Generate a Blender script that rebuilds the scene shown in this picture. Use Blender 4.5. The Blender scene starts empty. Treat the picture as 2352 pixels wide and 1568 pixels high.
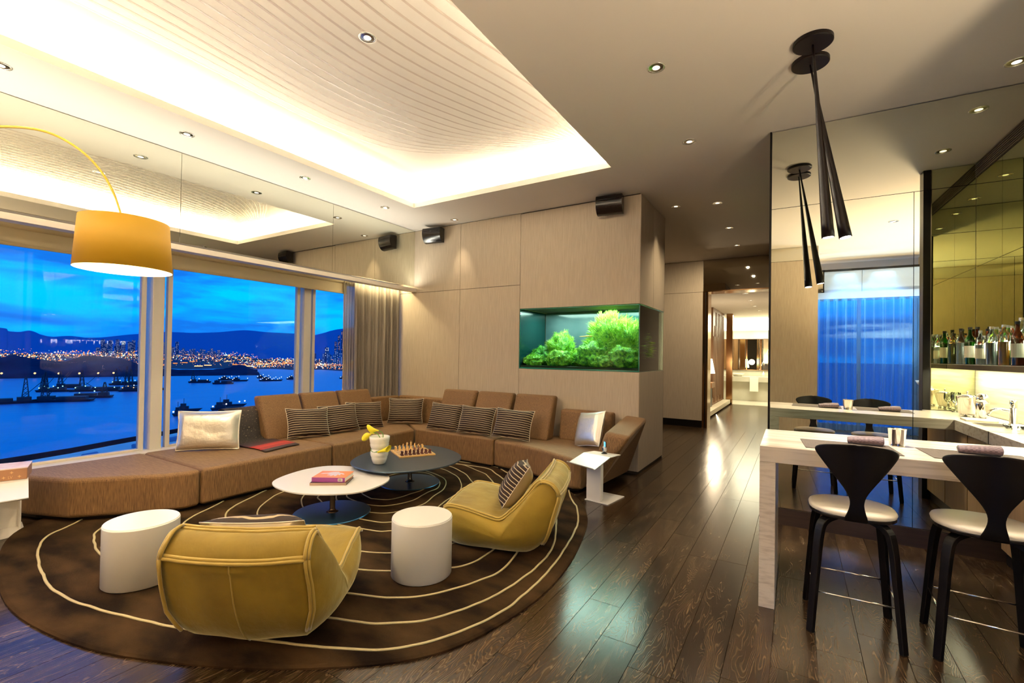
import bpy, bmesh, math, random
from mathutils import Vector, Matrix, noise as mnoise
random.seed(7)
S = bpy.context.scene
COL = S.collection
PI = math.pi
R = math.radians

# ------------------------------------------------------------------ camera
cam_d = bpy.data.cameras.new('camera')
cam = bpy.data.objects.new('camera', cam_d)
COL.objects.link(cam)
cam_d.sensor_width = 36.0
cam_d.lens = 1064.4 / 2352 * 36.0
cam_d.shift_y = (803.0 - 784.0) / 2352
cam_d.clip_start = 0.05
cam_d.clip_end = 30000
fw = Vector((-0.52304457, 0.85222734, 0.01152974))
rt = Vector((0.85227538, 0.52286491, 0.01545836))
up = Vector((-0.00714554, -0.01791193, 0.99981403))
cam.matrix_world = Matrix(((rt.x, up.x, -fw.x, 0.0), (rt.y, up.y, -fw.y, 0.0), (rt.z, up.z, -fw.z, 1.45), (0, 0, 0, 1)))
S.camera = cam

# ------------------------------------------------------------------ view, sky and exposure
S.view_settings.view_transform = 'Standard'
S.view_settings.look = 'None'
S.view_settings.exposure = 1.36
S.view_settings.gamma = 1.0
S.view_settings.use_curve_mapping = False
S.cycles.max_bounces = 10
S.cycles.diffuse_bounces = 4
S.cycles.glossy_bounces = 6
S.cycles.transparent_max_bounces = 24
S.cycles.sample_clamp_indirect = 6.0
S.cycles.caustics_reflective = False
S.cycles.caustics_refractive = False

SKY_GAIN = 1.08
WARM = (1.0, 0.80, 0.53)
COVE = (1.0, 0.97, 0.85)

w = bpy.data.worlds.new('dusk_sky')
S.world = w
w.use_nodes = True
nt = w.node_tree
nt.nodes.clear()


def N(t, kind, **kw):
    n = t.nodes.new(kind)
    for k, v in kw.items():
        setattr(n, k, v)
    return n


out = N(nt, 'ShaderNodeOutputWorld')
bg = N(nt, 'ShaderNodeBackground')
tc = N(nt, 'ShaderNodeTexCoord')
sep = N(nt, 'ShaderNodeSeparateXYZ')
nt.links.new(tc.outputs['Generated'], sep.inputs[0])
ramp = N(nt, 'ShaderNodeValToRGB')
ramp.color_ramp.elements[0].position = 0.0
ramp.color_ramp.elements[0].color = (0.0, 0.19, 0.60, 1)
ramp.color_ramp.elements[1].position = 1.0
ramp.color_ramp.elements[1].color = (0.0, 0.045, 0.26, 1)
e = ramp.color_ramp.elements.new(0.10)
e.color = (0.0, 0.25, 0.78, 1)
e = ramp.color_ramp.elements.new(0.32)
e.color = (0.0, 0.15, 0.58, 1)
nt.links.new(sep.outputs['Z'], ramp.inputs[0])
# cloud decks: noise stretched along the horizon
mp = N(nt, 'ShaderNodeMapping')
mp.inputs['Scale'].default_value = (2.2, 2.2, 11.0)
nt.links.new(tc.outputs['Generated'], mp.inputs[0])
n1 = N(nt, 'ShaderNodeTexNoise')
n1.inputs['Scale'].default_value = 1.7
n1.inputs['Detail'].default_value = 7
n1.inputs['Roughness'].default_value = 0.55
n1.inputs['Distortion'].default_value = 0.35
nt.links.new(mp.outputs[0], n1.inputs['Vector'])
r1 = N(nt, 'ShaderNodeValToRGB')
r1.color_ramp.elements[0].position = 0.44
r1.color_ramp.elements[1].position = 0.62
nt.links.new(n1.outputs['Fac'], r1.inputs[0])
mixd = N(nt, 'ShaderNodeMixRGB')
mixd.inputs['Color2'].default_value = (0.003, 0.075, 0.33, 1)
nt.links.new(r1.outputs[0], mixd.inputs['Fac'])
nt.links.new(ramp.outputs[0], mixd.inputs['Color1'])
mp2 = N(nt, 'ShaderNodeMapping')
mp2.inputs['Scale'].default_value = (1.5, 1.1, 15.0)
mp2.inputs['Location'].default_value = (0.0, 0.0, 2.1)
nt.links.new(tc.outputs['Generated'], mp2.inputs[0])
n2 = N(nt, 'ShaderNodeTexNoise')
n2.inputs['Scale'].default_value = 1.15
n2.inputs['Detail'].default_value = 5
nt.links.new(mp2.outputs[0], n2.inputs['Vector'])
r2 = N(nt, 'ShaderNodeValToRGB')
r2.color_ramp.elements[0].position = 0.60
r2.color_ramp.elements[1].position = 0.74
nt.links.new(n2.outputs['Fac'], r2.inputs[0])
mixl = N(nt, 'ShaderNodeMixRGB')
mixl.inputs['Color2'].default_value = (0.72, 0.86, 0.82, 1)
nt.links.new(r2.outputs[0], mixl.inputs['Fac'])
nt.links.new(mixd.outputs[0], mixl.inputs['Color1'])
nt.links.new(mixl.outputs[0], bg.inputs['Color'])
bg.inputs['Strength'].default_value = SKY_GAIN
nt.links.new(bg.outputs[0], out.inputs[0])


def light(name, kind, loc, energy, color, size=0.1, size_y=None, rot=(0, 0, 0), spot=None, blend=0.5):
    d = bpy.data.lights.new(name, kind)
    d.energy = energy
    d.color = color
    if kind == 'AREA':
        d.size = size
        if size_y:
            d.shape = 'RECTANGLE'
            d.size_y = size_y
    elif kind == 'SPOT':
        d.spot_size = spot or R(60)
        d.spot_blend = blend
        d.shadow_soft_size = size
    else:
        d.shadow_soft_size = size
    o = bpy.data.objects.new(name, d)
    o.location = loc
    o.rotation_euler = rot
    COL.objects.link(o)
    return o


# ceiling cove strips (they lie in the recess above the ceiling edge, aimed up and inwards)
CX0, CX1, CY0, CY1 = -4.58, -1.715, -1.2, 4.78
CW = 14.0
FILL_UPL = 260.0  # strength of the added ceiling fill lamps
UZ = 0.95
VUP = 28.0
def cove_strip(name, x, y, length, rz, k=1.0):
    light(name, 'AREA', (x, y, 3.60), CW * k * length, COVE, size=length, size_y=0.05, rot=(R(180 - 60), 0, rz))
cove_strip('cove_light_window_side', CX0 - 0.14, (CY0 + CY1) / 2, CY1 - CY0, R(90), 1.15)
cove_strip('cove_light_corridor_side', CX1 + 0.14, (CY0 + CY1) / 2, CY1 - CY0, R(-90), 0.8)
cove_strip('cove_light_far_side', (CX0 + CX1) / 2, CY1 + 0.14, CX1 - CX0, R(0), 1.15)
cove_strip('cove_light_near_side', (CX0 + CX1) / 2, CY0 - 0.14, CX1 - CX0, R(180), 1.0)


# ------------------------------------------------------------------ mesh builder
class MB:
    def __init__(self):
        self.v = []
        self.f = []
        self.mi = []
        self.m = 0

    def add(self, vs, fs, M=None):
        b = len(self.v)
        if M is not None:
            vs = [M @ Vector(p) for p in vs]
        self.v += [tuple(p) for p in vs]
        self.f += [tuple(b + i for i in f) for f in fs]
        self.mi += [self.m] * len(fs)
        return self

    def box(self, x0, x1, y0, y1, z0, z1, M=None):
        vs = [(x0, y0, z0), (x1, y0, z0), (x1, y1, z0), (x0, y1, z0), (x0, y0, z1), (x1, y0, z1), (x1, y1, z1), (x0, y1, z1)]
        fs = [(0, 3, 2, 1), (4, 5, 6, 7), (0, 1, 5, 4), (1, 2, 6, 5), (2, 3, 7, 6), (3, 0, 4, 7)]
        return self.add(vs, fs, M)

    def hexa(self, bot, top):
        fs = [(0, 3, 2, 1), (4, 5, 6, 7), (0, 1, 5, 4), (1, 2, 6, 5), (2, 3, 7, 6), (3, 0, 4, 7)]
        return self.add(list(bot) + list(top), fs)

    def prism(self, pts, z0, z1, M=None):
        n = len(pts)
        vs = [(p[0], p[1], z0) for p in pts] + [(p[0], p[1], z1) for p in pts]
        fs = [tuple(range(n - 1, -1, -1)), tuple(range(n, 2 * n))]
        fs += [(i, (i + 1) % n, n + (i + 1) % n, n + i) for i in range(n)]
        return self.add(vs, fs, M)

    def lathe(self, prof, seg=24, cx=0, cy=0, M=None, cap=True):
        vs, fs = [], []
        n = len(prof)
        for k in range(seg):
            a = 2 * PI * k / seg
            for r, z in prof:
                vs.append((cx + r * math.cos(a), cy + r * math.sin(a), z))
        for k in range(seg):
            k2 = (k + 1) % seg
            for i in range(n - 1):
                fs.append((k * n + i, k2 * n + i, k2 * n + i + 1, k * n + i + 1))
        if cap:
            if prof[0][0] > 1e-6:
                fs.append(tuple(k * n for k in range(seg - 1, -1, -1)))
            if prof[-1][0] > 1e-6:
                fs.append(tuple(k * n + n - 1 for k in range(seg)))
        return self.add(vs, fs, M)

    def tube(self, pts, r, seg=8, closed=False, M=None, flat=1.0):
        pts = [Vector(p) for p in pts]
        n = len(pts)
        vs, fs = [], []
        prev = None
        for i, p in enumerate(pts):
            a = pts[(i - 1) % n] if (closed or i > 0) else p
            b = pts[(i + 1) % n] if (closed or i < n - 1) else p
            t = (b - a)
            if t.length < 1e-9:
                t = Vector((0, 0, 1))
            t.normalize()
            if prev is None:
                ref = Vector((0, 0, 1)) if abs(t.z) < 0.95 else Vector((1, 0, 0))
            else:
                ref = prev
            u = ref - t * ref.dot(t)
            if u.length < 1e-6:
                u = t.orthogonal()
            u.normalize()
            prev = u
            w_ = t.cross(u)
            rr = r[i] if isinstance(r, (list, tuple)) else r
            for k in range(seg):
                an = 2 * PI * k / seg
                vs.append(p + u * math.cos(an) * rr * flat + w_ * math.sin(an) * rr)
        m = n if closed else n - 1
        for i in range(m):
            j = (i + 1) % n
            for k in range(seg):
                k2 = (k + 1) % seg
                fs.append((i * seg + k, i * seg + k2, j * seg + k2, j * seg + k))
        if not closed:
            fs.append(tuple(range(seg - 1, -1, -1)))
            fs.append(tuple((n - 1) * seg + k for k in range(seg)))
        return self.add(vs, fs, M)

    def grid(self, P, nu, nv, closed_u=False, M=None):
        vs = [P(i, j) for i in range(nu) for j in range(nv)]
        fs = []
        for i in range(nu if closed_u else nu - 1):
            i2 = (i + 1) % nu
            for j in range(nv - 1):
                fs.append((i * nv + j, i2 * nv + j, i2 * nv + j + 1, i * nv + j + 1))
        return self.add(vs, fs, M)

    def build(self, name, mat, parent=None, bevel=0, bseg=2, smooth=False, subsurf=0, solid=0, fix=True, loc=None):
        me = bpy.data.meshes.new(name)
        me.from_pydata(self.v, [], self.f)
        mats = mat if isinstance(mat, (list, tuple)) else [mat]
        for m in mats:
            me.materials.append(m)
        if len(mats) > 1:
            me.polygons.foreach_set('material_index', self.mi)
        if fix:
            bm = bmesh.new()
            bm.from_mesh(me)
            bmesh.ops.recalc_face_normals(bm, faces=bm.faces)
            bm.to_mesh(me)
            bm.free()
        if smooth:
            me.polygons.foreach_set('use_smooth', [True] * len(me.polygons))
        me.update()
        o = bpy.data.objects.new(name, me)
        COL.objects.link(o)
        if parent is not None:
            o.parent = parent
        if loc is not None:
            o.location = loc
        if bevel:
            b = o.modifiers.new('bevel', 'BEVEL')
            b.width = bevel
            b.segments = bseg
            b.limit_method = 'ANGLE'
            b.angle_limit = R(35)
            if smooth:
                b.harden_normals = False
        if solid:
            s_ = o.modifiers.new('solidify', 'SOLIDIFY')
            s_.thickness = solid
            s_.offset = 0
        if subsurf:
            s_ = o.modifiers.new('subsurf', 'SUBSURF')
            s_.levels = subsurf
            s_.render_levels = subsurf
        return o


def tag(o, label=None, cat=None, group=None, kind=None):
    if label: o['label'] = label
    if cat: o['category'] = cat
    if group: o['group'] = group
    if kind: o['kind'] = kind
    return o


def thing(name, label, cat, loc=(0, 0, 0), rz=0, group=None):
    o = bpy.data.objects.new(name, None)
    o.empty_display_size = 0.1
    COL.objects.link(o)
    o.location = loc
    o.rotation_euler = (0, 0, rz)
    return tag(o, label, cat, group)


ORD = ['first', 'second', 'third', 'fourth', 'fifth', 'sixth', 'seventh', 'eighth', 'ninth', 'tenth', 'eleventh', 'twelfth', 'thirteenth', 'fourteenth', 'fifteenth', 'sixteenth', 'seventeenth', 'eighteenth', 'nineteenth', 'twentieth', 'twenty-first', 'twenty-second', 'twenty-third', 'twenty-fourth', 'twenty-fifth', 'twenty-sixth']


def struct(o):
    o['kind'] = 'structure'
    return o


def dup(root, loc=None, rz=None, label=None, group=None):
    kids = {}
    for o in root.children:
        kids[o] = list(o.children)
    r = root.copy()
    COL.objects.link(r)
    if loc is not None: r.location = loc
    if rz is not None: r.rotation_euler = (0, 0, rz)
    if label: r['label'] = label
    if group: r['group'] = group
    for ch, gs in kids.items():
        c = ch.copy()
        COL.objects.link(c)
        c.parent = r
        for g in gs:
            d = g.copy()
            COL.objects.link(d)
            d.parent = c
    return r


def smoothpath(pts, n=6, closed=False):
    P = [Vector(p) for p in pts]
    m = len(P)
    o = []
    for i in range(m if closed else m - 1):
        p0 = P[(i - 1) % m] if closed or i > 0 else P[i]
        p1 = P[i]
        p2 = P[(i + 1) % m]
        p3 = P[(i + 2) % m] if closed or i + 2 < m else P[(i + 1) % m]
        for k in range(n):
            t = k / n
            o.append(0.5 * ((2 * p1) + (p2 - p0) * t + (2 * p0 - 5 * p1 + 4 * p2 - p3) * t * t + (3 * p1 - p0 - 3 * p2 + p3) * t * t * t))
    if not closed:
        o.append(P[-1])
    return o


# ------------------------------------------------------------------ materials
def pmat(name, col, rough=0.5, metal=0.0, spec=None, coat=0, sheen=0, sheen_tint=None, emis=None, emis_s=1.0,
         var=None, vscale=(1, 1, 1), vdetail=4, vrange=(0.3, 0.7), bump=0, bscale=None, bdist=0.002, sample=True):
    m = bpy.data.materials.new(name)
    m.use_nodes = True
    t = m.node_tree
    b = t.nodes['Principled BSDF']
    b.inputs['Base Color'].default_value = (*col, 1)
    b.inputs['Roughness'].default_value = rough
    b.inputs['Metallic'].default_value = metal
    if spec is not None: b.inputs['Specular IOR Level'].default_value = spec
    if coat: b.inputs['Coat Weight'].default_value = coat
    if sheen:
        b.inputs['Sheen Weight'].default_value = sheen
        b.inputs['Sheen Roughness'].default_value = 0.35
        if sheen_tint: b.inputs['Sheen Tint'].default_value = (*sheen_tint, 1)
    if emis:
        b.inputs['Emission Color'].default_value = (*emis, 1)
        b.inputs['Emission Strength'].default_value = emis_s
    tcn = None
    if var or bump:
        tcn = t.nodes.new('ShaderNodeTexCoord')
    if var:
        mpn = t.nodes.new('ShaderNodeMapping')
        mpn.inputs['Scale'].default_value = vscale
        t.links.new(tcn.outputs['Object'], mpn.inputs[0])
        nn = t.nodes.new('ShaderNodeTexNoise')
        nn.inputs['Scale'].default_value = 1.0
        nn.inputs['Detail'].default_value = vdetail
        t.links.new(mpn.outputs[0], nn.inputs['Vector'])
        rr = t.nodes.new('ShaderNodeValToRGB')
        rr.color_ramp.elements[0].position = vrange[0]
        rr.color_ramp.elements[0].color = (*col, 1)
        rr.color_ramp.elements[1].position = vrange[1]
        rr.color_ramp.elements[1].color = (*var, 1)
        t.links.new(nn.outputs['Fac'], rr.inputs[0])
        t.links.new(rr.outputs[0], b.inputs['Base Color'])
    if bump:
        mb = t.nodes.new('ShaderNodeMapping')
        mb.inputs['Scale'].default_value = bscale or vscale
        t.links.new(tcn.outputs['Object'], mb.inputs[0])
        nb = t.nodes.new('ShaderNodeTexNoise')
        nb.inputs['Scale'].default_value = 1.0
        nb.inputs['Detail'].default_value = 4
        t.links.new(mb.outputs[0], nb.inputs['Vector'])
        bb = t.nodes.new('ShaderNodeBump')
        bb.inputs['Strength'].default_value = bump
        bb.inputs['Distance'].default_value = bdist
        t.links.new(nb.outputs['Fac'], bb.inputs['Height'])
        t.links.new(bb.outputs[0], b.inputs['Normal'])
    if emis and not sample:
        m.cycles.emission_sampling = 'NONE'
    return m


def glassmat(name, tint, refl=1.0, rough=0.0, ior=1.45):
    """Thin glass: tinted see-through mixed with a Fresnel mirror."""
    m = bpy.data.materials.new(name)
    m.use_nodes = True
    t = m.node_tree
    t.nodes.clear()
    o = N(t, 'ShaderNodeOutputMaterial')
    tr = N(t, 'ShaderNodeBsdfTransparent')
    tr.inputs[0].default_value = (*tint, 1)
    gl = N(t, 'ShaderNodeBsdfGlossy')
    gl.inputs['Roughness'].default_value = rough
    gl.inputs['Color'].default_value = (refl, refl, refl, 1)
    fr = N(t, 'ShaderNodeFresnel')
    fr.inputs['IOR'].default_value = ior
    mx = N(t, 'ShaderNodeMixShader')
    t.links.new(fr.outputs[0], mx.inputs[0])
    t.links.new(tr.outputs[0], mx.inputs[1])
    t.links.new(gl.outputs[0], mx.inputs[2])
    t.links.new(mx.outputs[0], o.inputs[0])
    return m


def stripemat(name, dark, lite, freq, width, rough_d=0.7, rough_l=0.3, axis='Z'):
    m = bpy.data.materials.new(name)
    m.use_nodes = True
    t = m.node_tree
    b = t.nodes['Principled BSDF']
    tcn = N(t, 'ShaderNodeTexCoord')
    sp = N(t, 'ShaderNodeSeparateXYZ')
    nz = N(t, 'ShaderNodeTexNoise')
    nz.inputs['Scale'].default_value = 7
    t.links.new(tcn.outputs['Object'], nz.inputs['Vector'])
    t.links.new(tcn.outputs['Object'], sp.inputs[0])
    ma = N(t, 'ShaderNodeMath', operation='MULTIPLY_ADD')
    ma.inputs[1].default_value = 0.018
    t.links.new(nz.outputs['Fac'], ma.inputs[0])
    t.links.new(sp.outputs[axis], ma.inputs[2])
    mu = N(t, 'ShaderNodeMath', operation='MULTIPLY')
    mu.inputs[1].default_value = freq
    t.links.new(ma.outputs[0], mu.inputs[0])
    fr = N(t, 'ShaderNodeMath', operation='FRACT')
    t.links.new(mu.outputs[0], fr.inputs[0])
    lt = N(t, 'ShaderNodeMath', operation='LESS_THAN')
    lt.inputs[1].default_value = width
    t.links.new(fr.outputs[0], lt.inputs[0])
    mc = N(t, 'ShaderNodeMixRGB')
    mc.inputs['Color1'].default_value = (*dark, 1)
    mc.inputs['Color2'].default_value = (*lite, 1)
    t.links.new(lt.outputs[0], mc.inputs[0])
    t.links.new(mc.outputs[0], b.inputs['Base Color'])
    mr = N(t, 'ShaderNodeMapRange')
    mr.inputs['To Min'].default_value = rough_d
    mr.inputs['To Max'].default_value = rough_l
    t.links.new(lt.outputs[0], mr.inputs[0])
    t.links.new(mr.outputs[0], b.inputs['Roughness'])
    b.inputs['Sheen Weight'].default_value = 0.03
    b.inputs['Specular IOR Level'].default_value = 0.2
    return m


def plankmat():
    """Dark stained oak with pale lime in the wavy grain; each board gets its own piece of the grain."""
    m = bpy.data.materials.new('limed_dark_oak')
    m.use_nodes = True
    t = m.node_tree
    b = t.nodes['Principled BSDF']
    tcn = N(t, 'ShaderNodeTexCoord')
    oi = N(t, 'ShaderNodeObjectInfo')
    off = N(t, 'ShaderNodeVectorMath', operation='SCALE')
    cmb = N(t, 'ShaderNodeCombineXYZ')
    cmb.inputs[0].default_value = 37.0
    cmb.inputs[1].default_value = 91.0
    cmb.inputs[2].default_value = 53.0
    t.links.new(cmb.outputs[0], off.inputs[0])
    t.links.new(oi.outputs['Random'], off.inputs['Scale'])
    mpn = N(t, 'ShaderNodeMapping')
    mpn.inputs['Scale'].default_value = (8.0, 1.25, 1.0)
    t.links.new(tcn.outputs['Object'], mpn.inputs[0])
    ad = N(t, 'ShaderNodeVectorMath', operation='ADD')
    t.links.new(mpn.outputs[0], ad.inputs[0])
    t.links.new(off.outputs[0], ad.inputs[1])
    nz = N(t, 'ShaderNodeTexNoise')
    nz.inputs['Scale'].default_value = 1.0
    nz.inputs['Detail'].default_value = 3.0
    nz.inputs['Roughness'].default_value = 0.42
    nz.inputs['Distortion'].default_value = 0.25
    t.links.new(ad.outputs[0], nz.inputs['Vector'])
    mu = N(t, 'ShaderNodeMath', operation='MULTIPLY')
    mu.inputs[1].default_value = 34.0
    t.links.new(nz.outputs['Fac'], mu.inputs[0])
    pp = N(t, 'ShaderNodeMath', operation='PINGPONG')
    pp.inputs[1].default_value = 0.5
    t.links.new(mu.outputs[0], pp.inputs[0])
    line = N(t, 'ShaderNodeMapRange')
    line.inputs['From Min'].default_value = 0.20
    line.inputs['From Max'].default_value = 0.0
    t.links.new(pp.outputs[0], line.inputs[0])
    # fine pores
    mp3 = N(t, 'ShaderNodeMapping')
    mp3.inputs['Scale'].default_value = (260, 14, 1)
    t.links.new(tcn.outputs['Object'], mp3.inputs[0])
    n3 = N(t, 'ShaderNodeTexNoise')
    n3.inputs['Scale'].default_value = 1.0
    n3.inputs['Detail'].default_value = 2
    t.links.new(mp3.outputs[0], n3.inputs['Vector'])
    n4 = N(t, 'ShaderNodeTexNoise')
    n4.inputs['Scale'].default_value = 2.4
    n4.inputs['Detail'].default_value = 3
    t.links.new(ad.outputs[0], n4.inputs['Vector'])
    fade = N(t, 'ShaderNodeMapRange')
    fade.inputs['From Min'].default_value = 0.40
    fade.inputs['From Max'].default_value = 0.62
    fade.inputs['To Min'].default_value = 0.25
    fade.inputs['To Max'].default_value = 1.0
    t.links.new(n4.outputs['Fac'], fade.inputs[0])
    m1 = N(t, 'ShaderNodeMath', operation='MULTIPLY')
    t.links.new(line.outputs[0], m1.inputs[0])
    t.links.new(fade.outputs[0], m1.inputs[1])
    m2 = N(t, 'ShaderNodeMath', operation='MULTIPLY')
    t.links.new(m1.outputs[0], m2.inputs[0])
    t.links.new(n3.outputs['Fac'], m2.inputs[1])
    base = N(t, 'ShaderNodeMixRGB')
    base.inputs['Color1'].default_value = (0.016, 0.0085, 0.0045, 1)
    base.inputs['Color2'].default_value = (0.046, 0.025, 0.012, 1)
    t.links.new(oi.outputs['Random'], base.inputs[0])
    b2 = N(t, 'ShaderNodeMixRGB')
    b2.inputs['Color2'].default_value = (0.075, 0.043, 0.020, 1)
    mr = N(t, 'ShaderNodeMapRange')
    mr.inputs['From Min'].default_value = 0.45
    mr.inputs['From Max'].default_value = 0.75
    mr.inputs['To Max'].default_value = 0.7
    t.links.new(n4.outputs['Fac'], mr.inputs[0])
    t.links.new(mr.outputs[0], b2.inputs[0])
    t.links.new(base.outputs[0], b2.inputs['Color1'])
    fin = N(t, 'ShaderNodeMixRGB')
    fin.inputs['Color2'].default_value = (0.19, 0.13, 0.068, 1)
    t.links.new(m2.outputs[0], fin.inputs[0])
    t.links.new(b2.outputs[0], fin.inputs['Color1'])
    t.links.new(fin.outputs[0], b.inputs['Base Color'])
    b.inputs['Roughness'].default_value = 0.21
    b.inputs['Specular IOR Level'].default_value = 0.5
    bp = N(t, 'ShaderNodeBump')
    bp.inputs['Strength'].default_value = 0.12
    bp.inputs['Distance'].default_value = 0.002
    t.links.new(m2.outputs[0], bp.inputs['Height'])
    t.links.new(bp.outputs[0], b.inputs['Normal'])
    return m


m_plank = plankmat()
m_joint = pmat('pale_joint_filler', (0.16, 0.10, 0.05), 0.7)
m_ceil = pmat('ceiling_paint', (0.80, 0.73, 0.64), 0.75)
m_coffer = pmat('coffer_paint', (0.84, 0.78, 0.70), 0.6)
m_relief = pmat('coffer_relief_line', (0.66, 0.56, 0.49), 0.25)
m_wallfab = pmat('woven_wall_fabric', (0.47, 0.385, 0.28), 0.72, var=(0.60, 0.50, 0.37), vscale=(160, 160, 5), vrange=(0.3, 0.75), bump=0.3, bdist=0.001)
m_wallgap = pmat('dark_joint', (0.05, 0.04, 0.03), 0.9)
m_white_struct = pmat('white_painted_metal', (0.72, 0.66, 0.58), 0.45)
m_frame = pmat('window_aluminium', (0.60, 0.56, 0.50), 0.4)
m_mirror = pmat('mirror_glass', (0.80, 0.81, 0.70), 0.0, 1.0)
m_mirror_green = pmat('bronze_mirror_glass', (0.72, 0.74, 0.46), 0.0, 1.0)
m_mirror_grey = pmat('grey_mirror_glass', (0.64, 0.60, 0.50), 0.02, 1.0)
m_black = pmat('black_lacquer', (0.006, 0.005, 0.005), 0.3, spec=0.3)
m_darkwood = pmat('dark_stained_wood', (0.022, 0.013, 0.009), 0.35, var=(0.04, 0.024, 0.015), vscale=(3, 60, 60))
m_glass = glassmat('window_glass', (0.97, 0.985, 0.99), 1.0, 0.0, 1.22)
m_bronze = pmat('polished_bronze', (0.42, 0.24, 0.11), 0.15, 1.0)
m_sofa = pmat('brown_slub_weave', (0.085, 0.038, 0.012), 0.7, sheen=0.15, sheen_tint=(1, 0.75, 0.5), var=(0.30, 0.165, 0.060), vscale=(300, 300, 13), vrange=(0.30, 0.78), bump=0.4, bdist=0.002)
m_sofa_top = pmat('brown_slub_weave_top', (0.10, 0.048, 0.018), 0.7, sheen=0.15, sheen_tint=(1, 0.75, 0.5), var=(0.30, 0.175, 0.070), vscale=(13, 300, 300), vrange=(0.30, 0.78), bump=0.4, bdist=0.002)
m_rug = pmat('dark_brown_pile', (0.009, 0.005, 0.003), 0.9, spec=0.05, sheen=0.05, sheen_tint=(0.8, 0.5, 0.25), var=(0.060, 0.033, 0.014), vscale=(2.6, 5.0, 2.6), vrange=(0.36, 0.70), vdetail=6, bump=0.4, bscale=(160, 160, 160), bdist=0.004)
m_cord = pmat('pale_gold_cord', (0.50, 0.42, 0.22), 0.5, bump=0.6, bscale=(120, 120, 120), bdist=0.004)
m_satinwhite = pmat('satin_white_lacquer', (0.82, 0.80, 0.76), 0.28)
m_whitetop = pmat('white_laminate', (0.80, 0.77, 0.74), 0.3)
m_blackmetal = pmat('black_powder_coat', (0.020, 0.019, 0.022), 0.22, spec=0.8)
m_velvet = pmat('mustard_velvet', (0.20, 0.125, 0.008), 0.75, sheen=1.0, sheen_tint=(1.0, 0.92, 0.50), var=(0.32, 0.215, 0.018), vscale=(3.2, 3.2, 3.2), vrange=(0.35, 0.65), bump=0.5, bscale=(7, 10, 8), bdist=0.015)
m_piping = pmat('mustard_piping', (0.46, 0.33, 0.07), 0.6, sheen=0.5, bump=0.4, bscale=(60, 60, 60), bdist=0.003)
m_silver = pmat('silver_foil_leather', (0.90, 0.87, 0.80), 0.40, 0.85, bump=0.5, bscale=(14, 14, 14), bdist=0.012)
m_satin = pmat('champagne_satin', (0.55, 0.48, 0.36), 0.28, 0.5, bump=0.3, bscale=(10, 10, 10), bdist=0.01)
m_stripe = stripemat('brown_gold_stripe', (0.026, 0.014, 0.010), (0.50, 0.39, 0.24), 36.0, 0.20)
m_cream = pmat('cream_leather', (0.72, 0.66, 0.54), 0.4)
m_chrome = pmat('chrome', (0.82, 0.80, 0.76), 0.06, 1.0)
m_steel = pmat('polished_steel', (0.78, 0.72, 0.66), 0.10, 1.0)
m_counter = pmat('veined_travertine', (0.66, 0.59, 0.50), 0.25, var=(0.44, 0.37, 0.30), vscale=(1.2, 22, 45), vrange=(0.48, 0.72), vdetail=7)
m_counter_leg = pmat('veined_travertine_upright', (0.66, 0.59, 0.50), 0.3, var=(0.46, 0.39, 0.32), vscale=(10, 10, 60), vrange=(0.45, 0.72), vdetail=6)
m_splash = pmat('pale_veined_backsplash', (0.62, 0.57, 0.45), 0.35, var=(0.42, 0.37, 0.27), vscale=(8, 1.6, 30), vrange=(0.42, 0.70), vdetail=6)
m_mat_cloth = pmat('grey_brown_placemat', (0.085, 0.068, 0.055), 0.7, var=(0.14, 0.11, 0.09), vscale=(300, 12, 12))
m_napkin = pmat('mauve_napkin', (0.12, 0.08, 0.088), 0.7, sheen=0.4)
m_yellow = pmat('ochre_lamp_shade', (0.42, 0.235, 0.008), 0.65, emis=(0.85, 0.38, 0.01), emis_s=0.06)
m_shade_in = pmat('white_shade_lining', (0.9, 0.84, 0.7), 0.6)
m_yellow_rod = pmat('yellow_fibre_rod', (0.62, 0.44, 0.03), 0.25)
m_bulb = pmat('glowing_bulb', (1, 1, 1), 0.5, emis=(1.0, 0.82, 0.55), emis_s=14.0)
m_lampface = pmat('downlight_lamp', (1, 1, 1), 0.5, emis=(1.0, 0.86, 0.66), emis_s=0.7, sample=False)
m_blind = pmat('roller_blind', (0.62, 0.52, 0.32), 0.7)
m_curtain = pmat('taupe_curtain', (0.20, 0.165, 0.125), 0.8, sheen=0.3, var=(0.27, 0.225, 0.17), vscale=(140, 140, 3))
m_porcelain = pmat('white_porcelain', (0.86, 0.84, 0.76), 0.25)
m_petal = pmat('yellow_petal', (0.85, 0.72, 0.02), 0.45)
m_leafgreen = pmat('green_stem', (0.10, 0.25, 0.03), 0.45)
m_palewood = pmat('pale_boxwood', (0.68, 0.42, 0.15), 0.35)
m_redwood = pmat('dark_rosewood', (0.10, 0.022, 0.015), 0.25)

# ------------------------------------------------------------------ floor
H = 3.49
f = MB().box(-6.03, 3.0, -2.4, 10.32, -0.12, -0.014)
floor = struct(f.build('floor', m_joint))
PW = 0.19
NROW0 = -0.855 - PW * 28
lens = [0.92, 1.08, 1.26, 1.46, 1.66]
meshes = []
for L in lens:
    o = MB().box(0.0015, PW - 0.0015, 0.0015, L - 0.0015, -0.014, 0.0).build('plank', m_plank, bevel=0)
    me = o.data
    bpy.data.objects.remove(o)
    meshes.append(me)


def covered(x, y):
    if (x + 3.6) ** 2 / 1.95 ** 2 + (y - 2.85) ** 2 / 1.85 ** 2 < 0.92:
        return True
    if x < -4.75 and y > 1.5:
        return True
    if 5.1 < y < 6.9 and x < -2.1:
        return True
    if x > -0.2 and y > 4.8:
        return True
    if x > 1.35 and y > 3.0:
        return True
    return False


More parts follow.
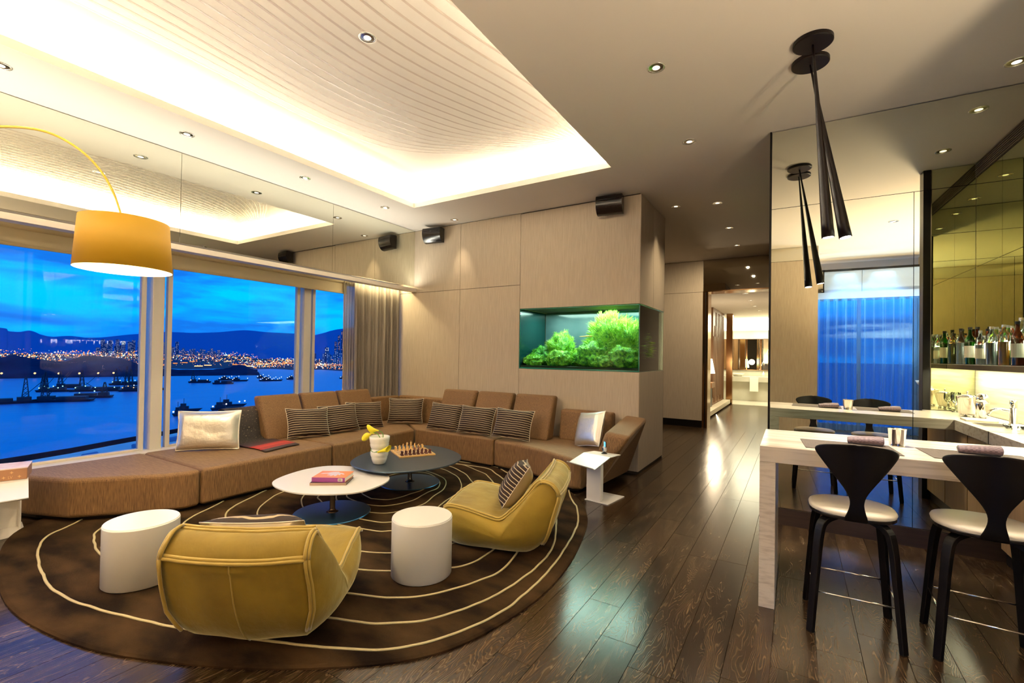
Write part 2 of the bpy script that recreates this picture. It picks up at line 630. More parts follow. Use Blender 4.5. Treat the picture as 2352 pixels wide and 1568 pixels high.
cand = []
for r in range(-2, 60):
    x = NROW0 + r * PW
    if x < -6.03 - PW or x > 2.4:
        continue
    y = -2.3 - random.random() * 1.2
    while y < 10.3:
        k = random.randrange(5)
        L = lens[k]
        if y + L > 10.32:
            L = max(0.2, 10.32 - y)
        cand.append((x, y, L, k))
        y += L
vis, rest = [], []
for x, y, L, k in cand:
    if all(covered(x + PW / 2, y + L * q) for q in (0, 0.25, 0.5, 0.75, 1.0)):
        continue
    cx, cy = x + PW / 2, y + L / 2
    wv = -0.523 * cx + 0.852 * cy
    side = 0.852 * cx + 0.523 * cy
    seen = wv > 0.9 and abs(side) < 1.15 * wv + 0.5
    score = wv if seen else 50 + abs(cy)
    (vis if (seen and x > -6.1) else rest).append((score, x, y, L, k))
vis.sort()
rest += vis[295:]
vis = vis[:295]
for s_, x, y, L, k in vis:
    o = bpy.data.objects.new('plank', meshes[k])
    COL.objects.link(o)
    o.parent = floor
    o.location = (x, y, 0)
    o.scale = (1, L / lens[k], 1)
q = MB()
for s_, x, y, L, k in rest:
    q.box(max(x, -6.02) + 0.0015, x + PW - 0.0015, y + 0.0015, y + L - 0.0015, -0.014, 0.0)
ro = q.build('plank', m_plank, floor)
ro['kind'] = 'stuff'

# ------------------------------------------------------------------ ceiling with lit coffer
c = MB()
X0, X1, Y0, Y1 = -6.15, 3.0, -2.43, 10.55
c.box(X0, CX0, Y0, Y1, H, H + 0.068)
c.box(CX1, X1, Y0, Y1, H, H + 0.068)
c.box(CX0, CX1, Y0, CY0, H, H + 0.068)
c.box(CX0, CX1, CY1, Y1, H, H + 0.068)
ceil = struct(c.build('ceiling', m_ceil))
E_ = 0.30
CT = 3.84
c = MB()
c.box(CX0 - E_, CX1 + E_, CY0 - E_, CY1 + E_, CT, CT + 0.05)
c.box(CX0 - E_ - 0.03, CX0 - E_, CY0 - E_, CY1 + E_, H + 0.068, CT + 0.05)
c.box(CX1 + E_, CX1 + E_ + 0.03, CY0 - E_, CY1 + E_, H + 0.068, CT + 0.05)
c.box(CX0 - E_, CX1 + E_, CY0 - E_ - 0.03, CY0 - E_, H + 0.068, CT + 0.05)
c.box(CX0 - E_, CX1 + E_, CY1 + E_, CY1 + E_ + 0.03, H + 0.068, CT + 0.05)
c.build('coffer', m_coffer, ceil)
# flowing relief lines on the coffer: each line its own strip
for i in range(22):
    x0 = CX0 + 0.25 + i * 0.118
    pts = []
    for j in range(46):
        y = CY0 + 0.1 + j * (CY1 - CY0 - 0.25) / 45
        t = max(0.0, (y - 1.2) / 3.4)
        fan = (i / 21.0)
        dx = 0.55 * (1 - fan) * t ** 1.6 + 0.16 * math.sin(y * 1.5 + i * 0.11) * (0.4 + t)
        if y > 3.7:
            dx += (y - 3.7) ** 2 * (0.9 - 1.0 * fan)
        x = x0 + dx
        if x > CX1 - 0.02 or x < CX0 + 0.02:
            continue
        pts.append((x, y, CT - 0.001))
    if len(pts) > 4:
        MB().grid(lambda a_, b_, pts=pts: (pts[a_][0] + (-0.011 if b_ == 0 else 0.011), pts[a_][1], CT - 0.0012), len(pts), 2).build('relief_line', m_relief, ceil, fix=False)

# ------------------------------------------------------------------ window wall (left)
b = MB()
b.box(-6.15, -5.448, -2.4, 5.708, 2.62, H)            # bulkhead behind the mirror band
b.box(-6.15, -6.00, -2.4, 5.708, -0.12, 0.33)            # dwarf wall under the glass
wl = struct(b.build('wall_left', m_white_struct))
s = MB().box(-6.10, -5.82, -2.3, 5.70, 0.33, 0.362)
s.build('window_sill', m_white_struct, wl, bevel=0.004)
seams = [-2.3, 0.42, 2.263, 4.104, 5.706]
for a_, b_ in zip(seams, seams[1:]):
    MB().box(-5.447, -5.430, a_ + 0.002, b_ - 0.002, 2.56, H - 0.006).build('mirror_panel', m_mirror, wl)
MB().box(-5.50, -5.375, -2.3, 5.705, 2.470, 2.526).build('trim', m_white_struct, wl, bevel=0.003)

def window(name, y0, y1):
    o = MB()
    o.box(-6.06, -6.00, y0, y0 + 0.045, 0.362, 2.60)
    o.box(-6.06, -6.00, y1 - 0.045, y1, 0.362, 2.60)
    o.box(-6.06, -6.00, y0 + 0.045, y1 - 0.045, 0.362, 0.385)
    o.box(-6.06, -6.00, y0 + 0.045, y1 - 0.045, 2.50, 2.60)
    r_ = struct(o.build(name, m_frame, bevel=0.003))
    MB().box(-6.034, -6.026, y0 + 0.044, y1 - 0.044, 0.384, 2.501).build('pane', m_glass, r_)
    return r_
wins = [(-2.3, 0.10), (0.10, 2.20), (2.40, 4.02), (4.22, 5.70)]
for i, (a_, b_) in enumerate(wins):
    window('window_%d' % (i + 1), a_, b_)
for a_, b_ in ((2.20, 2.40), (4.02, 4.22)):
    o = MB()
    o.box(-6.13, -5.97, a_ + 0.045, b_ - 0.045, 0.362, 2.60)
    struct(o.build('trim_%d' % (1 if a_ < 3 else 2), m_frame, bevel=0.004))
# roller blinds, rolled down to the window head
bl = [(-2.25, 0.13, 'beige roller blind above the window nearest the arc lamp rod, at the picture edge'),
      (0.15, 2.34, 'beige roller blind above the large window behind the ochre lamp shade'),
      (2.36, 4.75, 'beige roller blind above the windows behind the silver cushion and tall backrests')]
for a_, b_, lab in bl:
    t_ = thing('roller_blind', lab, 'blind', (-5.93, a_, 2.35))
    MB().tube([(0, 0, 0.20), (0, b_ - a_, 0.20)], 0.045, 12).build('roller', m_blind, t_, smooth=True)
    MB().box(-0.004, 0.004, 0.005, b_ - a_ - 0.005, 0.02, 0.20).build('fabric', m_blind, t_)
    MB().box(-0.012, 0.012, 0.0, b_ - a_, 0.0, 0.026).build('hem_bar', m_blind, t_, bevel=0.003)

# curtain in the corner
cu = thing('curtain', 'taupe floor-length pleated curtain gathered in the corner beside the windows', 'curtain', (-5.72, 4.72, 0.38))
def curtain_mesh(L, z0, z1, amp, waves, seed=0, nj=10):
    rnd = random.Random(seed)
    ph = [rnd.uniform(-0.6, 0.6) for _ in range(int(waves) + 3)]
    n = int(waves * 12)
    def P(i, j):
        u = i / (n - 1)
        v = j / (nj - 1)
        a = u * waves * 2 * PI + ph[int(u * waves)] * 0.5
        am = amp * (0.75 + 0.25 * math.sin(u * 9 + 1)) * (0.8 + 0.3 * (1 - v))
        return (math.sin(a) * am + math.sin(a * 0.5 + 1) * am * 0.25, u * L + math.cos(a) * amp * 0.22 + 0.015 * math.sin(v * 3 + u * 7) * (1 - v), z0 + (z1 - z0) * v)
    return MB().grid(P, n, nj)
curtain_mesh(0.94, 0.0, 2.17, 0.045, 13, 3).build('fabric', m_curtain, cu, smooth=True, solid=0.003, fix=False)
MB().box(-0.02, 0.02, -0.02, 0.95, 2.175, 2.20).build('curtain_track', m_white_struct, cu)
sc_ = thing('sheer_curtain', 'thin sheer curtain edge hanging between the taupe curtain and the glass', 'curtain', (-5.90, 4.66, 0.38))
m_sheer_t = bpy.data.materials.new('taupe_sheer')
m_sheer_t.use_nodes = True
tt = m_sheer_t.node_tree
bb_ = tt.nodes['Principled BSDF']
bb_.inputs['Base Color'].default_value = (0.40, 0.34, 0.24, 1)
bb_.inputs['Alpha'].default_value = 0.9
bb_.inputs['Roughness'].default_value = 0.8
curtain_mesh(0.40, 0.0, 2.17, 0.02, 8, 5).build('fabric', m_sheer_t, sc_, smooth=True, fix=False)

# ------------------------------------------------------------------ back wall, column and aquarium niche
YB = 5.708
XA0, XA1 = -3.385, -1.653
ZA0, ZA1 = 1.262, 2.112
YC = 6.93
b = MB()
b.box(-6.15, XA0, YB + 0.012, YB + 0.15, 0, H)
wb = struct(b.build('wall_back', m_wallgap))
G = 0.003
def panel(parent, x0, x1, z0, z1, y=YB, th=0.016):
    return MB().box(x0 + G, x1 - G, y, y + th, z0 + G, z1 - G).build('panel', m_wallfab, parent, bevel=0.0015)
for x0, x1 in ((-6.10, -4.471), (-4.471, XA0)):
    panel(wb, x0, x1, 0.02, 2.458)
    panel(wb, x0, x1, 2.458, H - 0.004)
colm = MB()
colm.box(XA0 + 0.012, XA1 - 0.012, YB + 0.012, YC - 0.012, 0.0, ZA0 - 0.004)
colm.box(XA0 + 0.012, XA1 - 0.012, YB + 0.012, YC - 0.012, ZA1 + 0.004, H)
colm = struct(colm.build('column', m_wallgap))
def xpanel(parent, y0, y1, z0, z1, x=XA1, th=0.016, m=None):
    return MB().box(x - th, x, y0 + G, y1 - G, z0 + G, z1 - G).build('panel', m or m_wallfab, parent, bevel=0.0015)
panel(colm, XA0, XA1, 0.03, ZA0)
panel(colm, XA0, XA1, ZA1, H - 0.012)
xpanel(colm, YB + 0.003, (YB + YC) / 2, ZA1, H - 0.004)
xpanel(colm, (YB + YC) / 2, YC, ZA1, H - 0.004)
xpanel(colm, YB + 0.003, YC, 0.03, ZA0)
MB().box(XA0, XA1, YC - 0.012, YC, 0.0, ZA0).box(XA0, XA1, YC - 0.012, YC, ZA1, H).build('panel', m_wallfab, colm)
# side wall of the passage behind the column, far wall with mirror band above the opening
YF = 10.32
o = struct(MB().box(-3.5, XA0, YB + 0.15, YF + 0.15, 0, H).build('wall_passage', m_wallfab))
b = MB()
b.box(XA0, -1.665, YF + 0.012, YF + 0.20, 0.14, H)
b.box(-1.665, 0.3, YF + 0.012, YF + 0.20, 2.84, H)
wf = struct(b.build('wall_far', m_wallgap))
panel(wf, XA0, -1.665, 0.142, 2.83, YF)
panel(wf, XA0, -1.665, 2.83, H - 0.004, YF)
MB().box(-1.660, -0.20, YF, YF + 0.016, 2.85, H - 0.004).build('mirror_panel', m_mirror_grey, wf)
struct(MB().box(XA0, -1.675, YF - 0.002, YF + 0.05, 0.0, 0.142).build('baseboard_far', m_black))
jb = MB()
for xa, xb in ((-1.668, -1.628), (-1.600, -1.566)):
    jb.box(xa, xb, YF - 0.012, YF + 0.40, 0, 2.84)
jb.box(-1.668, -0.3, YF - 0.006, YF + 0.40, 2.825, 2.85)
struct(jb.build('trim_3', m_bronze, bevel=0.003))
MB().box(-1.626, -1.602, YF + 0.03, YF + 0.38, 0, 2.82).build('trim_insert', m_darkwood, bpy.data.objects['trim_3'])

# ------------------------------------------------------------------ mirrored bar wall (right)
YM = 4.76
PHI = R(1.5)
wr = struct(MB().box(-0.196, 2.4, YM + 0.10, YF, 0, H).build('wall_right', m_wallgap))
MB().box(-0.204, -0.196, YM + 0.02, YF, 0.0, H).build('panel', m_darkwood, wr)
mroot = bpy.data.objects.new('mirror_wall', None)
COL.objects.link(mroot)
mroot.location = (0.6, YM, 0)
mroot.rotation_euler = (0, 0, PHI)
mroot['kind'] = 'structure'
mroot.name = 'wall_mirror'
for (xa, xb, za, zb) in ((-0.80, 0.185, 0.145, 2.790), (0.185, 2.2, 0.145, 2.790), (-0.80, 2.2, 2.790, H - 0.006),):
    MB().box(xa + 0.002, xb - 0.002, 0, 0.014, za + 0.002, zb - 0.002).build('mirror_panel', m_mirror, mroot)
MB().box(-0.81, 2.2, 0.015, 0.12, 0, H - 0.002).build('backing', m_black, mroot)
struct(MB().box(-0.81, 2.2, -0.012, 0.014, 0.0, 0.143).build('baseboard_right', m_darkwood, mroot))
MB().box(-0.815, -0.802, -0.006, 0.12, 0.0, H - 0.002).build('edge_strip', m_black, mroot)

# bar alcove: end partition with mirror and black post, bar back wall
XB = 1.65
wbar = struct(MB().box(XB + 0.015, 1.90, 2.93, YM - 0.01, 0, H).build('wall_bar', m_wallgap))
MB().box(XB, XB + 0.016, 3.06, YM - 0.012, 0.94, 1.372).build('backsplash', m_splash, wbar)
for a_, b_ in ((3.06, 3.66), (3.66, YM - 0.012)):
    MB().box(XB, XB + 0.014, a_ + 0.002, b_ - 0.002, 1.376, 2.42).build('mirror_panel', m_mirror_green, wbar)
    MB().box(XB, XB + 0.014, a_ + 0.002, b_ - 0.002, 2.424, 3.335).build('mirror_panel', m_mirror_green, wbar)
MB().box(XB + 0.004, XB + 0.02, 3.06, YM - 0.012, 3.338, H).build('vent_backing', m_wallgap, wbar)
m_ventslat = pmat('vent_slat_brown', (0.20, 0.16, 0.11), 0.5)
for i in range(7):
    z = 3.350 + i * 0.0205
    MB().box(XB - 0.010, XB + 0.004, 3.06, YM - 0.014, z, z + 0.009).build('slat', m_ventslat, wbar)
wpart = struct(MB().box(1.30, 2.4, 2.93, 3.045, 0, H).build('wall_partition', m_wallfab))
MB().box(1.305, XB - 0.002, 3.045, 3.058, 0.945, 2.79).build('mirror_panel', m_mirror_green, wpart)
MB().box(1.305, XB - 0.002, 3.045, 3.058, 2.794, H - 0.005).build('mirror_panel', m_mirror_green, wpart)
struct(MB().box(1.235, 1.298, 2.93, 3.06, 0, H - 0.002).build('column_post', m_black, bevel=0.003))

# ------------------------------------------------------------------ rear of the room (seen in the mirrors)
wrear = struct(MB().box(-6.15, 0.55, -2.42, -2.30, 0, H).build('wall_rear', m_wallfab))
struct(MB().box(2.40, 2.52, -2.42, YF, 0, H).build('wall_side', m_wallfab))
cr = struct(MB().box(-0.95, 0.575, -1.30, -0.372, 0, H).build('column_rear', m_wallgap))
MB().box(-0.955, 0.58, -0.371, -0.355, 0.10, 3.24).build('panel', m_wallfab, cr)
MB().box(-0.955, 0.58, -0.371, -0.357, 3.246, H - 0.004).build('mirror_panel', m_mirror_grey, cr)
MB().box(0.575, 0.590, -1.30, -0.357, 0.10, H - 0.004).build('panel', m_wallfab, cr)
# window with blue-lit sheer curtain
b = MB()
b.box(0.55, 2.40, -2.42, -2.30, 2.70, H)
b.box(0.55, 2.40, -2.42, -2.30, 0.0, 0.12)
wv_ = struct(b.build('wall_rear_window', m_white_struct))
rw = MB()
rw.box(0.56, 0.62, -2.38, -2.32, 0.12, 2.70)
rw.box(2.33, 2.39, -2.38, -2.32, 0.12, 2.70)
rw.box(1.44, 1.50, -2.38, -2.32, 0.12, 2.70)
rw = struct(rw.build('window_5', m_frame))
MB().box(0.62, 1.44, -2.355, -2.347, 0.12, 2.70).build('pane', m_glass, rw)
MB().box(1.50, 2.33, -2.355, -2.347, 0.12, 2.70).build('pane', m_glass, rw)
m_fascia = pmat('pale_blue_lacquer', (0.46, 0.60, 0.84), 0.35)  # white fascia; the blue light on it is put into the colour
fas = struct(MB().box(0.59, 2.395, -1.78, -1.70, 2.79, 3.26).build('wall_fascia', m_wallgap))
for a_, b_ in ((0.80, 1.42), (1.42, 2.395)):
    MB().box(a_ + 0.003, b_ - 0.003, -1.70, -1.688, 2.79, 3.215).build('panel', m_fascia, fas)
MB().box(0.59, 0.80, -1.70, -1.686, 2.79, 3.215).build('mirror_panel', m_mirror_grey, fas)
MB().box(0.79, 2.395, -1.705, -1.66, 3.218, 3.25).box(0.785, 0.805, -1.705, -1.66, 2.79, 3.25).build('fascia_edge', m_black, fas)
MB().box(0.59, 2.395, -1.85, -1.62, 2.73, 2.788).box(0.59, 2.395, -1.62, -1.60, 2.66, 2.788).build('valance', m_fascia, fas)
m_sheer = bpy.data.materials.new('blue_lit_sheer')
m_sheer.use_nodes = True
t = m_sheer.node_tree
t.nodes.clear()
o_ = N(t, 'ShaderNodeOutputMaterial')
tr = N(t, 'ShaderNodeBsdfTransparent')
tr.inputs[0].default_value = (0.42, 0.62, 0.95, 1)
df = N(t, 'ShaderNodeBsdfDiffuse')
df.inputs[0].default_value = (0.35, 0.50, 0.62, 1)
tl = N(t, 'ShaderNodeBsdfTranslucent')
tl.inputs[0].default_value = (0.35, 0.55, 0.75, 1)
lw = N(t, 'ShaderNodeLayerWeight')
lw.inputs[0].default_value = 0.45
a1 = N(t, 'ShaderNodeMixShader')
a1.inputs[0].default_value = 0.5
t.links.new(df.outputs[0], a1.inputs[1])
t.links.new(tl.outputs[0], a1.inputs[2])
a2 = N(t, 'ShaderNodeMixShader')
mrr = N(t, 'ShaderNodeMapRange')
mrr.inputs['To Min'].default_value = 0.16
mrr.inputs['To Max'].default_value = 0.75
t.links.new(lw.outputs['Facing'], mrr.inputs[0])
t.links.new(mrr.outputs[0], a2.inputs[0])
t.links.new(tr.outputs[0], a2.inputs[1])
t.links.new(a1.outputs[0], a2.inputs[2])
t.links.new(a2.outputs[0], o_.inputs[0])
bc = thing('sheer_curtain', 'blue sheer pleated curtain reflected in the tall mirror behind the bar counter', 'curtain', (2.39, -1.82, 0.05), R(90))
curtain_mesh(1.79, 0.0, 2.68, 0.05, 12, 9).build('fabric', m_sheer, bc, smooth=True, fix=False)

# ------------------------------------------------------------------ rug
RC = (-3.5, 3.45)
rugpts = [(-4.77, 0.92), (-3.8, 0.76), (-3.02, 0.83), (-2.44, 1.03), (-1.9, 1.33), (-1.47, 1.73), (-1.31, 2.29), (-1.32, 2.89), (-1.46, 3.55), (-1.60, 3.95), (-1.86, 4.36),
          (-2.4, 4.85), (-3.2, 5.15), (-4.3, 5.1), (-5.1, 4.4), (-5.5, 3.3), (-5.62, 2.3), (-5.55, 1.6), (-5.3, 1.165)]
rugo = smoothpath([(x, y, 0) for x, y in rugpts], 6, True)
rug = thing('rug', 'large dark brown round rug with pale raised rings under the tables', 'rug', (RC[0], RC[1], 0.0))
mb = MB()
o2 = [(p.x - RC[0], p.y - RC[1]) for p in rugo]
nn_ = len(o2)
vs = [(x, y, 0.001) for x, y in o2] + [(x, y, 0.010) for x, y in o2] + [(x * 0.994, y * 0.994, 0.016) for x, y in o2]
fs = [(i, (i + 1) % nn_, nn_ + (i + 1) % nn_, nn_ + i) for i in range(nn_)] + [(nn_ + i, nn_ + (i + 1) % nn_, 2 * nn_ + (i + 1) % nn_, 2 * nn_ + i) for i in range(nn_)]
fs += [tuple(range(2 * nn_, 3 * nn_)), tuple(range(nn_ - 1, -1, -1))]
mb.add(vs, fs)
mb.build('pile', m_rug, rug)
rings = [
    [(20, 1.85), (28, 1.80), (6, 1.94), (60, 2.0), (90, 2.1), (130, 2.3), (170, 2.35), (205, 2.45), (222, 2.52), (234, 2.57), (240, 2.64), (250, 2.58), (266, 2.51), (281, 2.43), (295, 2.43), (311, 2.55), (318, 2.58), (326, 2.50), (333, 2.38), (346, 2.15)],
    [(30, 1.62), (60, 1.7), (95, 1.78), (130, 1.95), (165, 2.0), (200, 2.1), (222, 2.25), (238, 2.33), (246, 2.31), (258, 2.23), (276, 2.12), (292, 2.14), (309, 2.29), (315, 2.36), (321, 2.37), (331, 2.27), (345, 2.07), (358, 1.86)],
    [(10, 1.52), (40, 1.42), (70, 1.45), (88, 1.53), (130, 1.62), (165, 1.55), (200, 1.55), (228, 1.61), (245, 1.78), (270, 1.80), (290, 1.86), (309, 2.02), (319, 2.12), (330, 2.07), (340, 1.93)],
    [(10, 1.28), (40, 1.22), (70, 1.30), (88, 1.40), (130, 1.46), (170, 1.32), (200, 1.3), (219, 1.36), (240, 1.48), (270, 1.50), (290, 1.56), (310, 1.72), (328, 1.83), (338, 1.74), (350, 1.55)],
    [(10, 1.05), (40, 1.05), (68, 1.15), (81, 1.23), (105, 1.41), (140, 1.32), (170, 1.08), (207, 1.11), (225, 1.18), (246, 1.24), (275, 1.25), (308, 1.43), (328, 1.48), (345, 1.32)],
    [(10, 0.80), (40, 0.84), (69, 0.91), (88, 1.07), (109, 1.27), (140, 1.12), (170, 0.88), (210, 0.88), (240, 0.87), (275, 0.90), (305, 1.01), (314, 1.04), (330, 1.04), (350, 0.93)],
    [(10, 0.60), (40, 0.66), (66, 0.76), (88, 0.92), (111, 1.12), (140, 0.98), (175, 0.72), (219, 0.73), (237, 0.70), (270, 0.72), (301, 0.80), (314, 0.84), (335, 0.78)],
    [(20, 0.42), (55, 0.52), (87, 0.72), (117, 0.96), (136, 0.94), (170, 0.60), (210, 0.57), (240, 0.56), (270, 0.56), (294, 0.59), (313, 0.60), (345, 0.50)],
    [(20, 0.30), (41, 0.34), (59, 0.46), (85, 0.62), (111, 0.84), (135, 0.78), (170, 0.46), (222, 0.47), (262, 0.41), (290, 0.41), (311, 0.39), (345, 0.33)],
    [(20, 0.16), (60, 0.30), (90, 0.48), (115, 0.64), (140, 0.50), (175, 0.32), (208, 0.35), (249, 0.27), (266, 0.25), (300, 0.22), (340, 0.16)],
]
def ringcurve(pts, z, wob, seed):
    pts = sorted(pts)
    P = [(RC[0] * 0 + math.cos(R(a)) * r, math.sin(R(a)) * r, z) for a, r in pts]
    c_ = smoothpath(P, 14, True)
    o = []
    for i, p in enumerate(c_):
        k = 1 + wob * mnoise.noise(Vector((p.x * 9, p.y * 9, seed)))
        o.append((p.x * k, p.y * k, z))
    return o
for i, rg in enumerate(rings):
    MB().tube(ringcurve(rg, 0.0185, 0.0028, i), 0.0085 if i < 4 else 0.007, 6, closed=True, flat=0.6).build('ring_cord', m_cord, rug, smooth=True)

# ------------------------------------------------------------------ sofa modules
SH = 0.372
def sofa_module(lab, outline, cx, cy):
    t_ = thing('sofa_module', lab, 'sofa', (cx, cy, 0), 0, 'modules of the long corner sofa')
    loc = [(x - cx, y - cy) for x, y in outline]
    q = MB()
    n = len(loc)
    q.m = 0
    vs = [(x, y, 0.045) for x, y in loc] + [(x, y, SH) for x, y in loc]
    q.add(vs, [(i, (i + 1) % n, n + (i + 1) % n, n + i) for i in range(n)] + [tuple(range(n - 1, -1, -1))])
    q2 = len(q.f)
    q.m = 1
    q.f.append(tuple(range(n, 2 * n)))
    q.mi.append(1)
    q.build('seat', [m_sofa, m_sofa_top], t_, bevel=0.035, bseg=4, smooth=False)
    inset = []
    mx = sum(p[0] for p in loc) / n
    my = sum(p[1] for p in loc) / n
    for x, y in loc:
        d = math.hypot(x - mx, y - my)
        k = (d - 0.07) / d
        inset.append((mx + (x - mx) * k, my + (y - my) * k))
    MB().prism(inset, 0.017, 0.048).build('plinth', m_black, t_)
    return t_
sA = sofa_module('backless slanted end of the brown sofa beside the white stand with the box', [(-5.82, 1.12), (-5.50, 1.20), (-5.10, 1.36), (-4.66, 1.86), (-4.595, 2.02), (-4.59, 2.125), (-5.82, 2.125)], -5.3, 1.8)
sB = sofa_module('brown sofa module under the silver cushion and the red striped throw', [(-4.59, 2.135), (-4.61, 3.545), (-5.82, 3.545), (-5.82, 2.135)], -5.2, 2.85)
sC = sofa_module('brown sofa module with three tall tilted backs by the window, next to the corner', [(-4.61, 3.555), (-4.64, 4.93), (-5.60, 5.62), (-5.82, 5.62), (-5.82, 3.555)], -5.2, 4.4)
sD = sofa_module('brown corner sofa module with a low back against the panelled wall', [(-4.63, 4.945), (-3.275, 4.905), (-3.275, 5.68), (-5.58, 5.68), (-5.58, 5.645)], -4.2, 5.3)
fr = [(-3.265, 4.905), (-2.9, 4.86), (-2.5, 4.74), (-2.0, 4.505), (-1.90, 4.55), (-1.90, 5.68), (-3.265, 5.68)]
sE = sofa_module('end module of the brown sofa with the slanted arm, below the aquarium', fr, -2.6, 5.2)

def backrest(parent, A, B, D, z0, z1, tb=0.20, tt=0.13, lean=0.2, bev=0.035, name='backrest'):
    """A,B: front bottom corners (world); D: unit vector to the rear; leaning back by lean."""
    o = parent.location
    A, B, D = Vector((*A, z0)), Vector((*B, z0)), Vector((*D, 0))
    up_ = Vector((0, 0, z1 - z0))
    bot = [A, B, B + D * tb, A + D * tb]
    top = [A + D * lean + up_, B + D * lean + up_, B + D * (lean + tt) + up_ * 0.99, A + D * (lean + tt) + up_ * 0.99]
    return MB().hexa([p - o for p in bot], [p - o for p in top]).build(name, m_sofa, parent, bevel=bev, bseg=4)
# left row: three tall backs
yl = [3.17, 3.76, 4.35, 4.95]
for i, par in enumerate((sB, sC, sC)):
    if i == 0:
        par = sC
    backrest(par, (-5.42, yl[i] + 0.006 + 0.07), (-5.42, yl[i + 1] - 0.006 + (0.05 if i < 2 else 0.05)), (-1, 0), SH - 0.01, 0.895, 0.20, 0.12, 0.24)
# right row
xr = [-4.58, -3.945, -3.31, -2.67]
for i, par in enumerate((sD, sD, sE)):
    backrest(par, (xr[i] + 0.03, 5.24), (xr[i + 1] - 0.006 - 0.01, 5.24), (0, 1), SH - 0.01, 0.925, 0.20, 0.12, 0.22)
# low backs
backrest(sB, (-5.60, 2.74), (-5.60, 3.34), (-1, 0), SH - 0.01, 0.74, 0.22, 0.16, 0.06, 0.03)
backrest(sC, (-5.58, 4.98), (-5.58, 5.60), (-1, 0), SH - 0.01, 0.755, 0.24, 0.20, 0.03, 0.03)
backrest(sD, (-5.56, 5.48), (-4.60, 5.48), (0, 1), SH - 0.01, 0.765, 0.20, 0.17, 0.03, 0.03)
backrest(sE, (-2.63, 5.47), (-1.93, 5.47), (0, 1), SH - 0.01, 0.755, 0.20, 0.15, 0.05, 0.03)
# slanted arm
o = sE.location
bot = [(-1.895, 4.56, 0.05), (-1.80, 4.63, 0.05), (-1.725, 5.56, 0.05), (-1.895, 5.67, 0.05)]
mid = [(-2.0, 4.60, SH), (-1.62, 4.66, SH), (-1.62, 5.58, SH), (-2.0, 5.67, SH)]
top = [(-1.70, 4.66, 0.665), (-1.43, 4.66, 0.635), (-1.52, 5.62, 0.72), (-1.80, 5.64, 0.735)]
q = MB()
V8 = [Vector(p) - o for p in bot + top]
q.hexa(V8[:4], V8[4:])
q.build('arm', m_sofa, sE, bevel=0.045, bseg=5)

# ------------------------------------------------------------------ cushions
def pillow_mb(wd, ht, th, seed=0, n=17, pinch=0.05):
    q = MB()
    rnd = random.Random(seed)
    off = Vector((rnd.random() * 50, rnd.random() * 50, 0))
    for side in (1, -1):
        q.m = 0 if side == 1 else 1
        def P(i, j, side=side):
            u = -1 + 2 * i / (n - 1)
            v = -1 + 2 * j / (n - 1)
            e1 = 1 - pinch * (1 - abs(v) ** 2) * 1.0
            e2 = 1 - pinch * (1 - abs(u) ** 2) * 1.0
            x = u * wd / 2 * (1 - pinch * (1 - v * v) * (abs(u) ** 3) * 1.5)
            z = v * ht / 2 * (1 - pinch * (1 - u * u) * (abs(v) ** 3) * 1.8)
            k = max(0.0, (1 - u ** 4)) ** 0.55 * max(0.0, (1 - v ** 4)) ** 0.55
            wr_ = mnoise.noise(Vector((x * 6, z * 6, side * 3)) + off) * 0.012 * k
            return (x, -side * (th / 2 * k + wr_ + 0.002), z)
        q.grid(P, n, n)
    return q
def orient(normal, loc, roll=0.0):
    n = Vector(normal).normalized()
    y = -n
    x = y.cross(Vector((0, 0, 1))).normalized()
    z = x.cross(y).normalized()
    M_ = Matrix((x, y, z)).transposed().to_4x4() @ Matrix.Rotation(roll, 4, 'Y')
    M_.translation = Vector(loc)
    return M_
def cushion(name, lab, wd, ht, th, normal, loc, roll, front, back, seed=0, group=None, pipe=None, pm=None, pinch=0.05):
    t_ = thing(name, lab, 'cushion', group=group)
    t_.matrix_world = orient(normal, loc, roll)
    pillow_mb(wd, ht, th, seed, pinch=pinch).build('cover', [front, back], t_, smooth=True, fix=True)
    if pipe:
        pts = []
        m_ = 17
        for (u0, v0, u1, v1) in ((-1, -1, 1, -1), (1, -1, 1, 1), (1, 1, -1, 1), (-1, 1, -1, -1)):
            for k in range(m_ - 1):
                s_ = k / (m_ - 1)
                u = u0 + (u1 - u0) * s_
                v = v0 + (v1 - v0) * s_
                pts.append((u * wd / 2 * (1 - pinch * (1 - v * v) * 1.5), 0.0, v * ht / 2 * (1 - pinch * (1 - u * u) * 1.8)))
        MB().tube(pts, pipe, 6, closed=True).build('piping', pm, t_, smooth=True)
    return t_
GS = 'brown striped cushions along the sofa'
for i, (lab, nrm, loc, rl) in enumerate([
    ('striped brown cushion on the window side row, nearest the red throw', (1, -0.22, 0.42), (-5.25, 3.66, 0.555), 0.05),
    ('middle one of the three striped brown cushions on the window side row', (1, -0.25, 0.38), (-5.26, 4.13, 0.56), -0.04),
    ('striped brown cushion on the window side row, nearest the corner', (1, -0.30, 0.38), (-5.27, 4.58, 0.56), 0.03),
    ('striped brown cushion alone in the corner of the sofa', (0.62, -0.9, 0.34), (-5.10, 5.22, 0.575), 0.0),
    ('striped brown cushion on the wall side row, nearest the sofa corner', (0.12, -1, 0.38), (-4.22, 5.10, 0.565), 0.03),
    ('middle one of the three striped brown cushions on the wall side row', (0.10, -1, 0.38), (-3.66, 5.08, 0.565), 0.02),
    ('striped brown cushion on the wall side row, nearest the aquarium corner', (0.10, -1, 0.38), (-3.06, 5.04, 0.575), 0.03)]):
    cushion('striped_cushion', lab, 0.53, 0.385, 0.16, nrm, loc, rl, m_stripe, m_satin, i + 1, GS, 0.004, m_satin)
